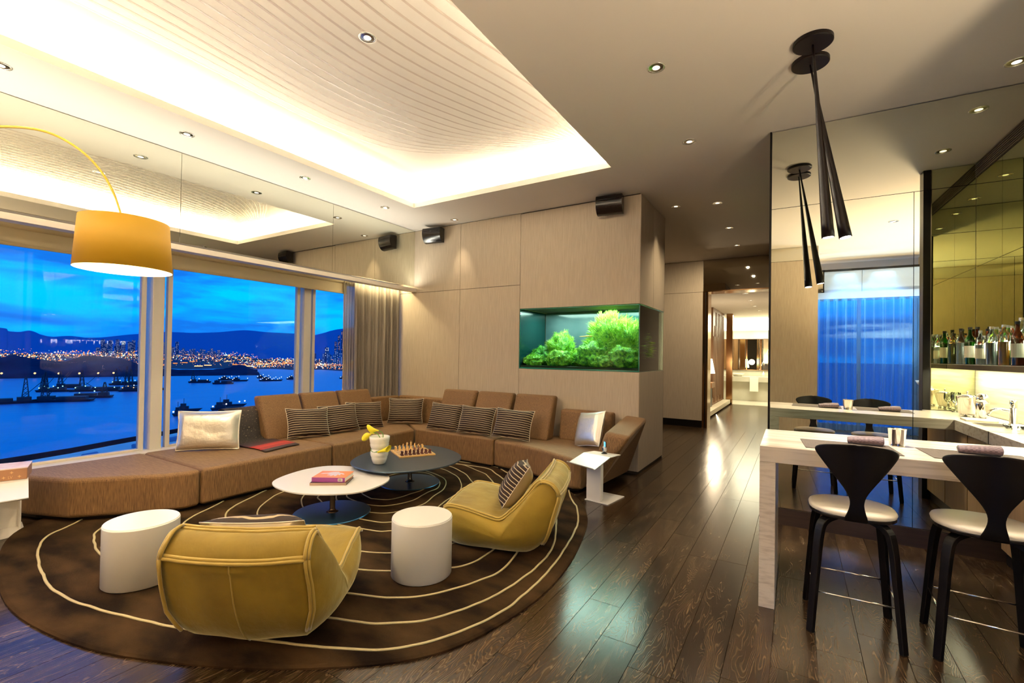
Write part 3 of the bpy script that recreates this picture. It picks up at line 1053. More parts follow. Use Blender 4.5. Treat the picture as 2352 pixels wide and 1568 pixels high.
cushion('silver_cushion', 'silver metallic cushion standing on the window side of the sofa by the dark throw', 0.60, 0.415, 0.17, (0.86, -0.80, 0.16), (-5.42, 2.58, 0.585), 0.0, m_silver, m_silver, 31, None, 0.008, m_silver, 0.03)
cushion('silver_cushion', 'silver metallic cushion leaning against the slanted arm below the aquarium', 0.43, 0.42, 0.15, (-0.55, -0.95, 0.42), (-2.09, 5.20, 0.585), -0.18, m_silver, m_silver, 45, None, 0.007, m_silver, 0.03)

# ------------------------------------------------------------------ throw over the low back and seat
m_throw = bpy.data.materials.new('dark_throw_red_stripes')
m_throw.use_nodes = True
t = m_throw.node_tree
b_ = t.nodes['Principled BSDF']
uvn = N(t, 'ShaderNodeUVMap')
sp_ = N(t, 'ShaderNodeSeparateXYZ')
t.links.new(uvn.outputs[0], sp_.inputs[0])
nz = N(t, 'ShaderNodeTexNoise')
nz.inputs['Scale'].default_value = 1.0
mpn = N(t, 'ShaderNodeMapping')
mpn.inputs['Scale'].default_value = (18, 140, 1)
t.links.new(uvn.outputs[0], mpn.inputs[0])
t.links.new(mpn.outputs[0], nz.inputs['Vector'])
rp = N(t, 'ShaderNodeValToRGB')
rp.color_ramp.interpolation = 'LINEAR'
el = rp.color_ramp.elements
el[0].position = 0.0; el[0].color = (0.045, 0.028, 0.025, 1)
el[1].position = 1.0; el[1].color = (0.035, 0.024, 0.02, 1)
for p_, c_ in ((0.10, (0.045, 0.028, 0.025)), (0.115, (0.42, 0.03, 0.02)), (0.155, (0.25, 0.03, 0.02)), (0.18, (0.48, 0.05, 0.03)), (0.25, (0.40, 0.03, 0.02)), (0.28, (0.10, 0.03, 0.03)), (0.36, (0.04, 0.02, 0.018)), (0.50, (0.02, 0.014, 0.010))):
    x_ = el.new(p_); x_.color = (*c_, 1)
ma = N(t, 'ShaderNodeMath', operation='MULTIPLY_ADD')
ma.inputs[1].default_value = 0.05
t.links.new(nz.outputs['Fac'], ma.inputs[0])
t.links.new(sp_.outputs['Y'], ma.inputs[2])
t.links.new(ma.outputs[0], rp.inputs[0])
gt = N(t, 'ShaderNodeValToRGB')
gt.color_ramp.elements[0].position = 0.66
gt.color_ramp.elements[0].color = (0, 0, 0, 1)
gt.color_ramp.elements[1].position = 0.72
gt.color_ramp.elements[1].color = (0.55, 0.42, 0.24, 1)
t.links.new(nz.outputs['Fac'], gt.inputs[0])
ad = N(t, 'ShaderNodeMixRGB', blend_type='ADD')
sel = N(t, 'ShaderNodeMapRange')
sel.inputs['From Min'].default_value = 0.33
sel.inputs['From Max'].default_value = 0.45
t.links.new(sp_.outputs['Y'], sel.inputs[0])
t.links.new(sel.outputs[0], ad.inputs[0])
t.links.new(rp.outputs[0], ad.inputs[1])
t.links.new(gt.outputs[0], ad.inputs[2])
t.links.new(ad.outputs[0], b_.inputs['Base Color'])
b_.inputs['Roughness'].default_value = 0.75
thr = thing('throw_blanket', 'dark knitted throw with red stripes laid over the low back and seat edge', 'blanket', (-5.3, 3.0, SH))
prof = smoothpath([(-4.83, 0.012), (-5.0, 0.010), (-5.3, 0.011), (-5.50, 0.016), (-5.585, 0.05), (-5.62, 0.20), (-5.645, 0.345), (-5.69, 0.385), (-5.78, 0.388), (-5.835, 0.36), (-5.845, 0.25)], 4) if False else None
pp_ = [(-4.84, 0.010), (-4.95, 0.010), (-5.1, 0.012), (-5.25, 0.011), (-5.40, 0.012), (-5.50, 0.018), (-5.575, 0.05), (-5.605, 0.14), (-5.635, 0.26), (-5.655, 0.34), (-5.70, 0.383), (-5.77, 0.388), (-5.835, 0.375), (-5.862, 0.33), (-5.868, 0.22)]
cum = [0]
for a_, b2_ in zip(pp_, pp_[1:]):
    cum.append(cum[-1] + math.hypot(a_[0] - b2_[0], a_[1] - b2_[1]))
ny = 15
q = MB()
nprof = len(pp_)
def P(i, j):
    x, z = pp_[i]
    v = j / (ny - 1)
    y0 = 2.86 + (0.02 if i > 4 else -0.02 * (4 - i) / 4)
    skew = (-4.84 - x) * 0.0
    wv2 = 0.012 * mnoise.noise(Vector((x * 4, v * 3, 2)))
    return (x + 5.3 + wv2 + (v - 0.5) * -0.10 * (1 if i < 5 else 0.2), y0 + v * 0.46 - 3.0 + (0.02 * math.sin(i)), z + abs(wv2) * 0.8 + 0.002)
q.grid(P, nprof, ny)
to = q.build('cloth', m_throw, thr, smooth=True, solid=0.006)
uvl = to.data.uv_layers.new(name='UVMap')
for poly in to.data.polygons:
    for li in poly.loop_indices:
        vi = to.data.loops[li].vertex_index
        uvl.data[li].uv = ((vi % ny) / (ny - 1), cum[vi // ny] / cum[-1])

# ------------------------------------------------------------------ coffee tables
def pebble(pts, c):
    return [(p.x, p.y) for p in smoothpath([(x - c[0], y - c[1], 0) for x, y in pts], 12, True)]
def pebble_table(lab, pts, c, base_c, h, mtop, medge):
    t_ = thing('coffee_table', lab, 'table', (c[0], c[1], 0.0165))
    pl = pebble(pts, c)
    MB().prism(pl, h - 0.0165 - 0.014, h - 0.0165).build('tabletop', mtop, t_, bevel=0.003)
    bx, by = base_c[0] - c[0], base_c[1] - c[1]
    MB().lathe([(0.0, 0.0), (0.325, 0.0), (0.33, 0.004), (0.325, 0.010), (0.0, 0.012)], 56, bx, by).build('base', bpy.data.materials['blue_black_satin_metal'], t_, smooth=False)
    MB().lathe([(0.055, 0.011), (0.034, 0.018), (0.024, 0.04), (0.022, h - 0.05), (0.0225, h - 0.0305)], 24, bx, by).build('pedestal', medge, t_, smooth=True)
    MB().prism([(bx + 0.1 * math.cos(a), by + 0.1 * math.sin(a)) for a in [i * PI / 3 for i in range(6)]], h - 0.0385, h - 0.031).build('mounting_plate', m_blackmetal, t_)
    return t_
m_pedestal = pmat('dark_bronze_pedestal', (0.10, 0.07, 0.05), 0.25, 0.8)
m_basemetal = pmat('blue_black_satin_metal', (0.05, 0.16, 0.32), 0.34, 0.8)  # black metal with the window's blue reflection put into its base colour
wt = pebble_table('low white pebble-shaped coffee table carrying two stacked books', [(-3.957, 2.413), (-4.13, 2.80), (-4.05, 3.10), (-3.65, 3.24), (-3.244, 3.126), (-3.10, 2.82), (-3.16, 2.56), (-3.516, 2.345)], (-3.58, 2.78), (-3.53, 2.72), 0.290, m_whitetop, m_pedestal)
m_tableblack = pmat('black_satin_metal', (0.11, 0.16, 0.23), 0.28, 0.85)  # black top, blue of the reflected window mixed into the colour
dt = pebble_table('low black pebble-shaped coffee table carrying the chess set and vase', [(-3.86, 3.18), (-4.08, 3.60), (-4.05, 4.09), (-3.68, 4.30), (-3.20, 4.12), (-2.98, 3.80), (-3.00, 3.42), (-3.22, 3.12), (-3.53, 3.05)], (-3.5, 3.68), (-3.66, 3.83), 0.340, m_tableblack, m_blackmetal)

# books
def book(lab, loc, rz, sx, sy, h, cover, page, art=None):
    t_ = thing('book', lab, 'book', loc, rz)
    c_ = 0.003
    q = MB()
    q.box(-sx / 2, sx / 2, -sy / 2, sy / 2, 0, c_)
    q.box(-sx / 2, sx / 2, -sy / 2, sy / 2, h - c_, h)
    q.build('cover', cover[0], t_)
    MB().box(-sx / 2, sx / 2, -sy / 2 - 0.001, -sy / 2 + 0.003, 0.0, h).build('spine', cover[1], t_, bevel=0.001)
    MB().box(-sx / 2 + 0.004, sx / 2 - 0.004, -sy / 2 + 0.004, sy / 2 - 0.004, c_, h - c_).build('pages', page, t_)
    return t_
m_orange = pmat('orange_cover', (0.80, 0.24, 0.06), 0.35)
m_purple = pmat('purple_spine', (0.27, 0.05, 0.24), 0.4)
m_pages = pmat('paper_pages', (0.75, 0.70, 0.62), 0.8)
m_darkcover = pmat('dark_plum_cover', (0.06, 0.03, 0.035), 0.4)
m_brownpages = pmat('tan_page_block', (0.35, 0.24, 0.18), 0.7)
m_palehand = pmat('pale_lilac_print', (0.66, 0.58, 0.66), 0.4)
BR = R(33)
book('thin dark book lying under the orange book on the white table', (-3.545, 2.725, 0.2905), BR + 0.05, 0.31, 0.25, 0.022, (m_darkcover, m_brownpages), m_brownpages)
bk = book('thick orange book with purple spine on top of the dark book', (-3.545, 2.735, 0.3130), BR - 0.03, 0.29, 0.23, 0.040, (m_orange, m_purple), m_pages)
# printed open hand on the cover
hand = [(-0.115, 0.03), (-0.10, 0.055), (-0.06, 0.07), (-0.03, 0.105), (0.02, 0.108), (0.035, 0.075), (0.07, 0.06), (0.095, 0.02), (0.085, 0.012), (0.055, 0.035), (0.068, -0.01), (0.062, -0.02), (0.04, 0.01), (0.04, -0.045), (0.025, -0.05), (0.015, -0.005), (0.0, -0.05), (-0.015, -0.045), (-0.01, 0.0), (-0.03, -0.03), (-0.043, -0.022), (-0.03, 0.02), (-0.06, 0.035), (-0.10, 0.02)]
q = MB()
q.prism([(x * 1.05, y * 0.9 - 0.012) for x, y in hand], 0.0401, 0.0404)
q.build('printed_hand', m_palehand, bk)
q = MB().box(0.085, 0.125, -0.1168, -0.1158, 0.008, 0.034)
q.build('barcode_label', m_pages, bk)
q = MB()
for i in range(7):
    q.box(0.091 + i * 0.004, 0.093 + i * 0.004, -0.1173, -0.1168, 0.012, 0.030)
q.build('barcode', m_black, bk)

# vase with callas
vx, vy, vz = -3.567, 3.293, 0.3405
va = thing('vase', 'white stacked-bowl vase with yellow callas on the black table', 'vase', (vx, vy, vz))
prof_v = [(0.0, 0.0), (0.052, 0.0), (0.060, 0.006), (0.074, 0.045), (0.078, 0.062), (0.076, 0.066), (0.086, 0.085), (0.090, 0.110), (0.084, 0.135), (0.073, 0.150), (0.080, 0.156), (0.088, 0.175), (0.092, 0.195), (0.090, 0.205), (0.093, 0.215), (0.099, 0.250), (0.100, 0.272), (0.094, 0.275), (0.090, 0.262), (0.085, 0.22), (0.0, 0.20)]
MB().lathe(prof_v, 36).build('body', m_porcelain, va, smooth=True)
def calla(lab, base, tip, bend, sz, rz):
    t_ = thing('calla_lily', lab, 'flower', base, 0, 'yellow calla lilies in the white vase')
    T = Vector(tip) - Vector(base)
    Bd = Vector(bend) - Vector(base)
    st = [Vector((0, 0, 0)).lerp(Bd, s_ / 8).lerp(Bd.lerp(T, s_ / 8), s_ / 8) for s_ in range(9)]
    MB().tube(st, 0.0045, 7).build('stem', m_leafgreen, t_, smooth=True)
    d = (T - Bd).normalized()
    q = MB()
    u_ = d.orthogonal().normalized()
    w2 = d.cross(u_)
    M_ = Matrix.Rotation(rz, 3, d)
    u_ = M_ @ u_
    w2 = M_ @ w2
    nu, nv = 20, 8
    def P(i, j):
        a = 2 * PI * i / nu
        v = j / (nv - 1)
        r_ = sz * (0.10 + 0.55 * v ** 1.7)
        ln = sz * 1.5 * v * (1 + 0.45 * math.cos(a) * v)
        cur = sz * 0.25 * v ** 3
        return T - d * 0.01 + d * ln + u_ * (r_ * math.cos(a) + cur * math.cos(a)) + w2 * (r_ * math.sin(a))
    q.grid(P, nu, nv, closed_u=True)
    q.build('petal', m_petal, t_, smooth=True, solid=0.0015, fix=False)
    MB().tube([T, T + d * sz * 0.5, T + d * sz * 0.95], [0.006, 0.006, 0.003], 7).build('spadix', m_petal, t_, smooth=True)
    return t_
# positions in the picture plane are left (-.85,-.52)
lf = Vector((-0.852, -0.523, 0))
top_ = Vector((vx, vy, vz + 0.245))
calla('yellow calla head nodding lowest over the left rim of the vase', tuple(top_ + lf * -0.01), tuple(top_ + lf * 0.085 + Vector((0, 0, 0.055))), tuple(top_ + lf * 0.03 + Vector((0, 0, 0.09))), 0.050, 0.4)
calla('yellow calla head rising highest above the rim of the vase', tuple(top_ + lf * -0.03), tuple(top_ + lf * 0.02 + Vector((0, 0, 0.085))), tuple(top_ + lf * -0.05 + Vector((0, 0, 0.075))), 0.055, 1.7)
q = thing('calla_lily', 'yellow calla with its stem looped around the waist of the vase', 'flower', (vx, vy, vz + 0.15), 0, 'yellow calla lilies in the white vase')
lp = []
for k in range(22):
    a = R(-60 + k * 13)
    lp.append((0.083 * math.cos(a + R(150)), 0.083 * math.sin(a + R(150)), -0.012 + 0.016 * math.cos(a * 1.0)))
tipd = Vector((0.852, 0.523, 0))
MB().tube(lp, 0.004, 6).build('stem', m_leafgreen, q, smooth=True)
qq = MB()
c0 = Vector((0.05, -0.07, -0.02))
d = (tipd + Vector((0, 0, 0.35))).normalized()
u_ = d.orthogonal().normalized(); w2 = d.cross(u_)
def P(i, j):
    a = 2 * PI * i / 16; v = j / 6
    r_ = 0.007 + 0.022 * v ** 1.6
    return c0 + d * (0.115 * v * (1 + 0.22 * math.cos(a) * v)) + u_ * r_ * math.cos(a) + w2 * r_ * math.sin(a)
qq.grid(P, 16, 7, closed_u=True)
qq.build('petal', m_petal, q, smooth=True, solid=0.0015, fix=False)
MB().tube([c0 + Vector((-0.03, -0.01, 0)), c0 + d * 0.03], [0.004, 0.009], 8).build('calyx', m_leafgreen, q, smooth=True)

# chess set
chc = Vector((-3.64, 3.845, 0.3405))
chr_ = math.atan2(3.89 - 3.571, -3.36 + 3.55)    # along the near-right edge
m_board = bpy.data.materials.new('chequered_board')
m_board.use_nodes = True
t = m_board.node_tree
ck = N(t, 'ShaderNodeTexChecker')
ck.inputs['Scale'].default_value = 1 / 0.044
ck.inputs['Color1'].default_value = (0.62, 0.43, 0.24, 1)
ck.inputs['Color2'].default_value = (0.36, 0.20, 0.10, 1)
tcn = N(t, 'ShaderNodeTexCoord')
t.links.new(tcn.outputs['Object'], ck.inputs['Vector'])
t.links.new(ck.outputs[0], t.nodes['Principled BSDF'].inputs['Base Color'])
t.nodes['Principled BSDF'].inputs['Roughness'].default_value = 0.3
cb = thing('chess_board', 'square wooden chess board on the black coffee table', 'chess board', tuple(chc), chr_)
BS = 0.20
MB().box(-BS, BS, -BS, BS, 0, 0.016).build('frame', m_palewood, cb, bevel=0.002)
MB().box(-0.176, 0.176, -0.176, 0.176, 0.0160, 0.0166).build('playing_field', m_board, cb)
PR = {
    'pawn': [(0, 0), (0.013, 0), (0.014, 0.003), (0.010, 0.008), (0.006, 0.018), (0.005, 0.024), (0.009, 0.026), (0.005, 0.028), (0.008, 0.034), (0.006, 0.041), (0, 0.043)],
    'rook': [(0, 0), (0.015, 0), (0.016, 0.004), (0.011, 0.010), (0.009, 0.030), (0.013, 0.034), (0.013, 0.045), (0.009, 0.045), (0.009, 0.041), (0, 0.041)],
    'bishop': [(0, 0), (0.015, 0), (0.016, 0.004), (0.010, 0.010), (0.006, 0.030), (0.011, 0.036), (0.006, 0.040), (0.010, 0.048), (0.007, 0.058), (0.003, 0.062), (0.003, 0.066), (0, 0.068)],
    'queen': [(0, 0), (0.016, 0), (0.017, 0.004), (0.011, 0.012), (0.007, 0.040), (0.013, 0.048), (0.007, 0.052), (0.013, 0.070), (0.009, 0.071), (0.005, 0.074), (0.005, 0.079), (0, 0.081)],
    'king': [(0, 0), (0.016, 0), (0.017, 0.004), (0.011, 0.012), (0.007, 0.044), (0.013, 0.052), (0.007, 0.056), (0.012, 0.074), (0.007, 0.078), (0, 0.080)],
}
pmesh = {}
for colr, mt in (('pale', m_palewood), ('dark', m_redwood)):
    for k in ('pawn', 'rook', 'bishop', 'queen', 'king', 'knight'):
        q = MB()
        if k == 'knight':
            q.lathe([(0, 0), (0.015, 0), (0.016, 0.004), (0.011, 0.010), (0.008, 0.018), (0, 0.018)], 12)
            hp = [(-0.010, 0.016), (0.010, 0.016), (0.012, 0.030), (0.007, 0.044), (0.008, 0.052), (0.001, 0.050), (-0.010, 0.040), (-0.014, 0.034), (-0.012, 0.030), (-0.004, 0.033), (-0.008, 0.024)]
            M_ = Matrix.Rotation(R(90), 4, 'X')
            q.prism(hp, -0.006, 0.006, M_)
        else:
            q.lathe(PR[k], 12)
            if k == 'king':
                q.box(-0.0018, 0.0018, -0.0018, 0.0018, 0.078, 0.095).box(-0.006, 0.006, -0.0018, 0.0018, 0.085, 0.089)
        o = q.build('chess_' + k, mt, smooth=(k != 'knight'))
        pmesh[colr, k] = o.data
        bpy.data.objects.remove(o)
order = ['rook', 'knight', 'bishop', 'queen', 'king', 'bishop', 'knight', 'rook']
ux = Vector((math.cos(chr_), math.sin(chr_), 0))
uy = Vector((-math.sin(chr_), math.cos(chr_), 0))
for colr, rows in (('pale', (7, 6)), ('dark', (0, 1))):
    for ri, row in enumerate(rows):
        for k in range(8):
            kind = order[k] if ri == 0 else 'pawn'
            # files run along the near-left/far-right direction, ranks run away from the viewer
            fx = (k - 3.5) * 0.044
            fy = (row - 3.5) * 0.044
            # dark pieces nearest the camera
            o = bpy.data.objects.new('chess_' + kind, pmesh[colr, kind])
            COL.objects.link(o)
            p = chc + ux * fx + uy * fy + Vector((0, 0, 0.0168))
            o.location = p
            o.rotation_euler = (0, 0, chr_ + (0 if colr == 'pale' else PI))
            if kind in ('queen', 'king'):
                lab = '%s chess %s in the middle of the %s back row' % ('pale boxwood' if colr == 'pale' else 'dark rosewood', kind, colr)
            else:
                lab = '%s chess %s, %s in its row counted from the vase end' % ('pale boxwood' if colr == 'pale' else 'dark rosewood', kind, ORD[k])
            tag(o, lab, 'chess piece', '%s chess %ss' % (colr, kind) if kind not in ('queen', 'king') else '%s chess pieces' % colr)

# ------------------------------------------------------------------ white drum stools
def drum(lab, x, y, h, r, tilt=0):
    t_ = thing('drum_table', lab, 'side table', (x, y, 0.018), 0)
    hh = h - 0.018
    MB().lathe([(0, 0.0), (r - 0.006, 0.0), (r, 0.006), (r, hh - 0.012), (r - 0.002, hh - 0.004), (r - 0.006, hh - 0.012)], 96).build('body', m_satinwhite, t_, smooth=True)
    MB().lathe([(0, hh - 0.010), (r - 0.0065, hh - 0.010), (r - 0.003, hh - 0.003), (r - 0.006, hh), (0, hh)], 64).build('top', m_satinwhite, t_, smooth=False)
    return t_
drum('glossy white drum table standing on the rug left of the seen-from-behind yellow chair', -3.49, 1.285, 0.385, 0.195)
drum('glossy white drum table standing on the rug between the two yellow chairs', -2.085, 2.305, 0.39, 0.195)

# ------------------------------------------------------------------ mustard lounge chairs
def lounge_chair(lab, loc, rz, Wd, sx, sz, seed):
    """Local +X is forward. A bag chair: profile swept across the width, soft bulges, double piping."""
    t_ = thing('lounge_chair', lab, 'chair', loc, rz, 'mustard bag lounge chairs on the rug')
    # profile (x, z) from bottom rear, up the back, over the top, down to the crease, along the seat, down the front
    prof = [(-0.20, 0.004), (-0.32, 0.030), (-0.415, 0.12), (-0.475, 0.25), (-0.515, 0.40), (-0.545, 0.545),
            (-0.50, 0.625), (-0.44, 0.655), (-0.385, 0.640),
            (-0.32, 0.555), (-0.245, 0.46), (-0.165, 0.37), (-0.085, 0.305),
            (0.03, 0.325), (0.16, 0.355), (0.29, 0.375), (0.385, 0.372),
            (0.435, 0.30), (0.455, 0.20), (0.435, 0.10), (0.36, 0.025), (0.25, 0.004), (0.05, 0.0)]
    pr = [(p.x * sx, p.y * sz) for p in smoothpath([(a, b, 0) for a, b in prof], 3, True)]
    n = len(pr)
    cx, cz = -0.10 * sx, 0.17 * sz
    mw = 17
    hw = Wd / 2
    def width(i):
        x, z = pr[i]
        # narrower towards the floor and at the top of the back
        k = 1.0
        k *= 0.74 + 0.26 * max(0.0, min(1, (z / (0.26 * sz)))) ** 0.8
        k *= 1.0 - 0.06 * max(0, (z - 0.35) / 0.3)
        k *= 1.0 - 0.07 * max(0, x / 0.4)
        return k
    q = MB()
    off = Vector((seed * 13.1, seed * 3.7, 0))
    def surf(i, s):
        x, z = pr[i]
        y = s * hw * width(i)
        bulge = 0.020 * (1 - s * s)
        dx, dz = x - cx, z - cz
        d = math.hypot(dx, dz)
        wob = 0.010 * mnoise.noise(Vector((x * 5, y * 5, z * 5)) + off)
        k = (d + bulge + wob) / d
        zz = cz + dz * k
        # top of the back sags a little in the middle
        if z > 0.5 * sz:
            zz -= 0.030 * (1 - s * s)
        return (cx + dx * k, y, max(0.0, zz))
    q.grid(lambda i, j: surf(i, -1 + 2 * j / (mw - 1)), n, mw, closed_u=True)
    # bulging sides: concentric rings towards the middle of the profile
    K = 7
    for sg in (-1, 1):
        def side(i, j, sg=sg):
            v = j / K
            x0, y0, z0 = surf(i, sg)
            k = 1 - v
            x = cx + (x0 - cx) * k
            z = cz + (z0 - cz) * k
            wr_ = 0.010 * mnoise.noise(Vector((x * 7, z * 11, sg)) + off) * v
            return (x, y0 * (1 - v) + sg * hw * 0.93 * v + sg * (0.085 * (1 - (1 - v) ** 2.4) + wr_), z)
        q.grid(side, n, K + 1, closed_u=True)
    body = q.build('cover', m_velvet, t_, smooth=True)
    bm = bmesh.new()
    bm.from_mesh(body.data)
    bmesh.ops.remove_doubles(bm, verts=bm.verts, dist=0.0008)
    bmesh.ops.recalc_face_normals(bm, faces=bm.faces)
    bm.to_mesh(body.data)
    bm.free()
    body.data.polygons.foreach_set('use_smooth', [True] * len(body.data.polygons))
    # piping
    def nearest(px, pz):
        return min(range(n), key=lambda i: (pr[i][0] - px * sx) ** 2 + (pr[i][1] - pz * sz) ** 2)
    def seam(path, name='piping', dbl=0.015, r_=0.0085):
        path = [Vector(p) for p in path]
        o = []
        for k, p in enumerate(path):
            d = (p - Vector((cx, 0, cz)))
            d.normalize()
            jit = 0.004 * mnoise.noise(p * 14 + off)
            o.append(p + d * (0.006 + jit))
        MB().tube(o, r_, 6).build(name, m_piping, t_, smooth=True)
        o2 = []
        for k, p in enumerate(o):
            a = o[max(0, k - 1)]
            b = o[min(len(o) - 1, k + 1)]
            tn = (b - a).normalized()
            dd = (p - Vector((cx, 0, cz))).normalized()
            sd = tn.cross(dd).normalized()
            o2.append(p + sd * dbl)
        MB().tube(o2, r_, 6).build(name, m_piping, t_, smooth=True)
    i_front = nearest(0.42, 0.355)
    i_back0 = nearest(-0.40, 0.65)
    i_back1 = nearest(-0.545, 0.545)
    i_low = nearest(-0.415, 0.12)
    i_low2 = nearest(-0.32, 0.03)
    i_fb = nearest(0.455, 0.15)
    for sg in (-1, 1):
        seam([surf(i, sg) for i in range(i_back0, i_front + 1)])
        seam([surf(i, sg) for i in range(i_low, i_back1 + 1)])
        seam([surf(i, sg) for i in range(i_back1, i_back0 + 1)])
    ys = [-1 + 2 * k / 24 for k in range(25)]
    seam([surf(i_back0, s) for s in ys])
    seam([surf(i_back1, s) for s in ys])
    seam([surf(i_front, s) for s in ys])
    # flat centre seam down the back
    path = []
    for i in range(i_low2, i_back1 + 1):
        p = Vector(surf(i, 0.02))
        d = (p - Vector((cx, 0, cz))).normalized()
        path.append(p + d * 0.001)
    MB().tube(path, 0.0032, 6).build('centre_seam', m_piping, t_, smooth=True)
    return t_
ch1 = lounge_chair('mustard velvet bag lounge chair seen from behind, its back to the viewer', (-2.43, 1.55, 0.018), R(122), 0.67, 0.87, 0.885, 1)
ch2 = lounge_chair('mustard velvet bag lounge chair in side view beside the white book stand', (-1.978, 3.125, 0.018), R(197.7), 0.73, 0.885, 0.82, 2)
cushion('striped_cushion', 'striped cushion with shiny beige back leaning in the mustard chair seen side-on', 0.47, 0.36, 0.17, (-0.80, -0.42, 0.60), (-1.865, 3.12, 0.455), -0.12, m_stripe, m_satin, 61, 'striped cushions on the lounge chairs', 0.004, m_satin)
cushion('striped_cushion', 'striped cushion with shiny beige back, half hidden in the mustard chair seen from behind', 0.50, 0.38, 0.16, (-0.43, 0.62, 0.66), (-2.325, 1.385, 0.475), 0.03, m_stripe, m_satin, 62, 'striped cushions on the lounge chairs', 0.004, m_satin)

# ------------------------------------------------------------------ bent-plate side stands
def book_stand(lab, P4, zt, slope_from, slope_drop, lip, post, base4, name='book_stand'):
    """P4: four top corners (world xy) ordered back-left, back-right, front-right, front-left."""
    ox, oy = base4[0]
    t_ = thing(name, lab, 'side table', (ox, oy, 0.001))
    V = [Vector((x - ox, y - oy, 0)) for x, y in P4]
    bl, br, fr_, fl = V
    s = slope_from
    th = 0.006
    ml, mr_ = bl.lerp(fl, s), br.lerp(fr_, s)
    def z(v, h): return (v.x, v.y, h)
    q = MB()
    q.hexa([z(bl, zt - th), z(br, zt - th), z(mr_, zt - th), z(ml, zt - th)], [z(bl, zt), z(br, zt), z(mr_, zt), z(ml, zt)])
    q.hexa([z(ml, zt - th), z(mr_, zt - th), z(fr_, zt - slope_drop - th), z(fl, zt - slope_drop - th)], [z(ml, zt), z(mr_, zt), z(fr_, zt - slope_drop), z(fl, zt - slope_drop)])
    dirn = (fl - ml).normalized()
    a, b_ = fl + dirn * 0.028, fr_ + dirn * 0.028
    q.hexa([z(fl, zt - slope_drop - th), z(fr_, zt - slope_drop - th), z(b_, zt - slope_drop + lip - th), z(a, zt - slope_drop + lip - th)],
           [z(fl, zt - slope_drop), z(fr_, zt - slope_drop), z(b_, zt - slope_drop + lip), z(a, zt - slope_drop + lip)])
    q.build('top_plate', m_satinwhite, t_)
    p0, p1, p2 = [Vector((x - ox, y - oy, 0)) for x, y in post]
    q = MB()
    for a, b_ in ((p0, p1), (p1, p2)):
        d = (b_ - a).normalized()
        nrm = Vector((-d.y, d.x, 0)) * 0.004
        q.prism([(a - nrm)[:2], (b_ - nrm)[:2], (b_ + nrm)[:2], (a + nrm)[:2]], 0.006, zt - th - 0.001)
    q.build('upright', m_satinwhite, t_)
    q = MB().prism([(x - ox, y - oy) for x, y in base4], 0, 0.008)
    q.build('base_plate', m_satinwhite, t_, bevel=0.001)
    return t_
bs = book_stand('white bent-metal book stand at the open end of the sofa, by the slanted arm',
           [(-1.79, 4.585), (-1.50, 4.565), (-1.60, 4.12), (-1.93, 4.26)], 0.465, 0.42, 0.075, 0.016,
           [(-1.80, 4.42), (-1.64, 4.385), (-1.66, 4.50)],
           [(-1.815, 4.405), (-1.555, 4.365), (-1.505, 4.72), (-1.76, 4.745)])
book_stand('white bent-metal side stand holding the brown box beside the slanted chaise end',
           [(-5.42, 0.84), (-5.38, 1.185), (-4.60, 1.02), (-4.64, 0.68)], 0.44, 0.52, 0.05, 0.012,
           [(-5.36, 0.86), (-5.36, 1.13), (-5.27, 1.125)],
           [(-5.08, 0.84), (-5.10, 1.12), (-5.46, 1.175), (-5.45, 0.88)], name='side_stand')
# box with printed emblem pattern on the left stand
m_boxtop = pmat('pink_marbled_lid', (0.70, 0.45, 0.38), 0.4, var=(0.80, 0.68, 0.66), vscale=(12, 12, 12))
m_boxside = pmat('brown_printed_canvas', (0.33, 0.16, 0.08), 0.45)
m_gold = pmat('gold_print', (0.62, 0.38, 0.17), 0.4)
bx = thing('keepsake_box', 'flat brown patterned box with pink marbled top on the white stand at the picture edge', 'box', (-5.215, 0.985, 0.4425), R(72))
MB().box(-0.23, 0.17, -0.13, 0.13, 0, 0.082).build('body', m_boxside, bx, bevel=0.003)
MB().box(-0.232, 0.172, -0.132, 0.132, 0.082, 0.090).build('lid', m_boxtop, bx, bevel=0.002)
def star4(cx, cz, r, y):
    o = []
    for k in range(8):
        a = k * PI / 4
        rr = r if k % 2 == 0 else r * 0.36
        o.append((cx + rr * math.cos(a), cz + rr * math.sin(a)))
    return o
q = MB()
MX = Matrix.Rotation(R(90), 4, 'X')
for rrow in range(2):
    for k in range(5):
        px_ = -0.20 + k * 0.082 + (0.041 if rrow else 0)
        pz = 0.024 + rrow * 0.034
        if px_ > 0.16: continue
        q.prism(star4(px_, pz, 0.012, 0), 0.1302, 0.1308, MX)
q.build('printed_stars', m_gold, bx)
q = MB()
for px_ in (-0.165, -0.083, 0.0, 0.082):
    for (x0, z0, x1, z1) in ((0, 0.020, 0.0, 0.0), (0, 0.0, 0.008, 0.0), (0.009, 0.020, 0.015, 0.0), (0.015, 0.0, 0.021, 0.020)):
        q.tube([(px_ - 0.012 + x0, -0.1304, 0.014 + z0), (px_ - 0.012 + x1, -0.1304, 0.014 + z1)], 0.0013, 4)
o = q.build('printed_monogram', m_gold, bx)
o['kind'] = 'stuff'
bpy.data.objects['printed_stars']['kind'] = 'stuff'

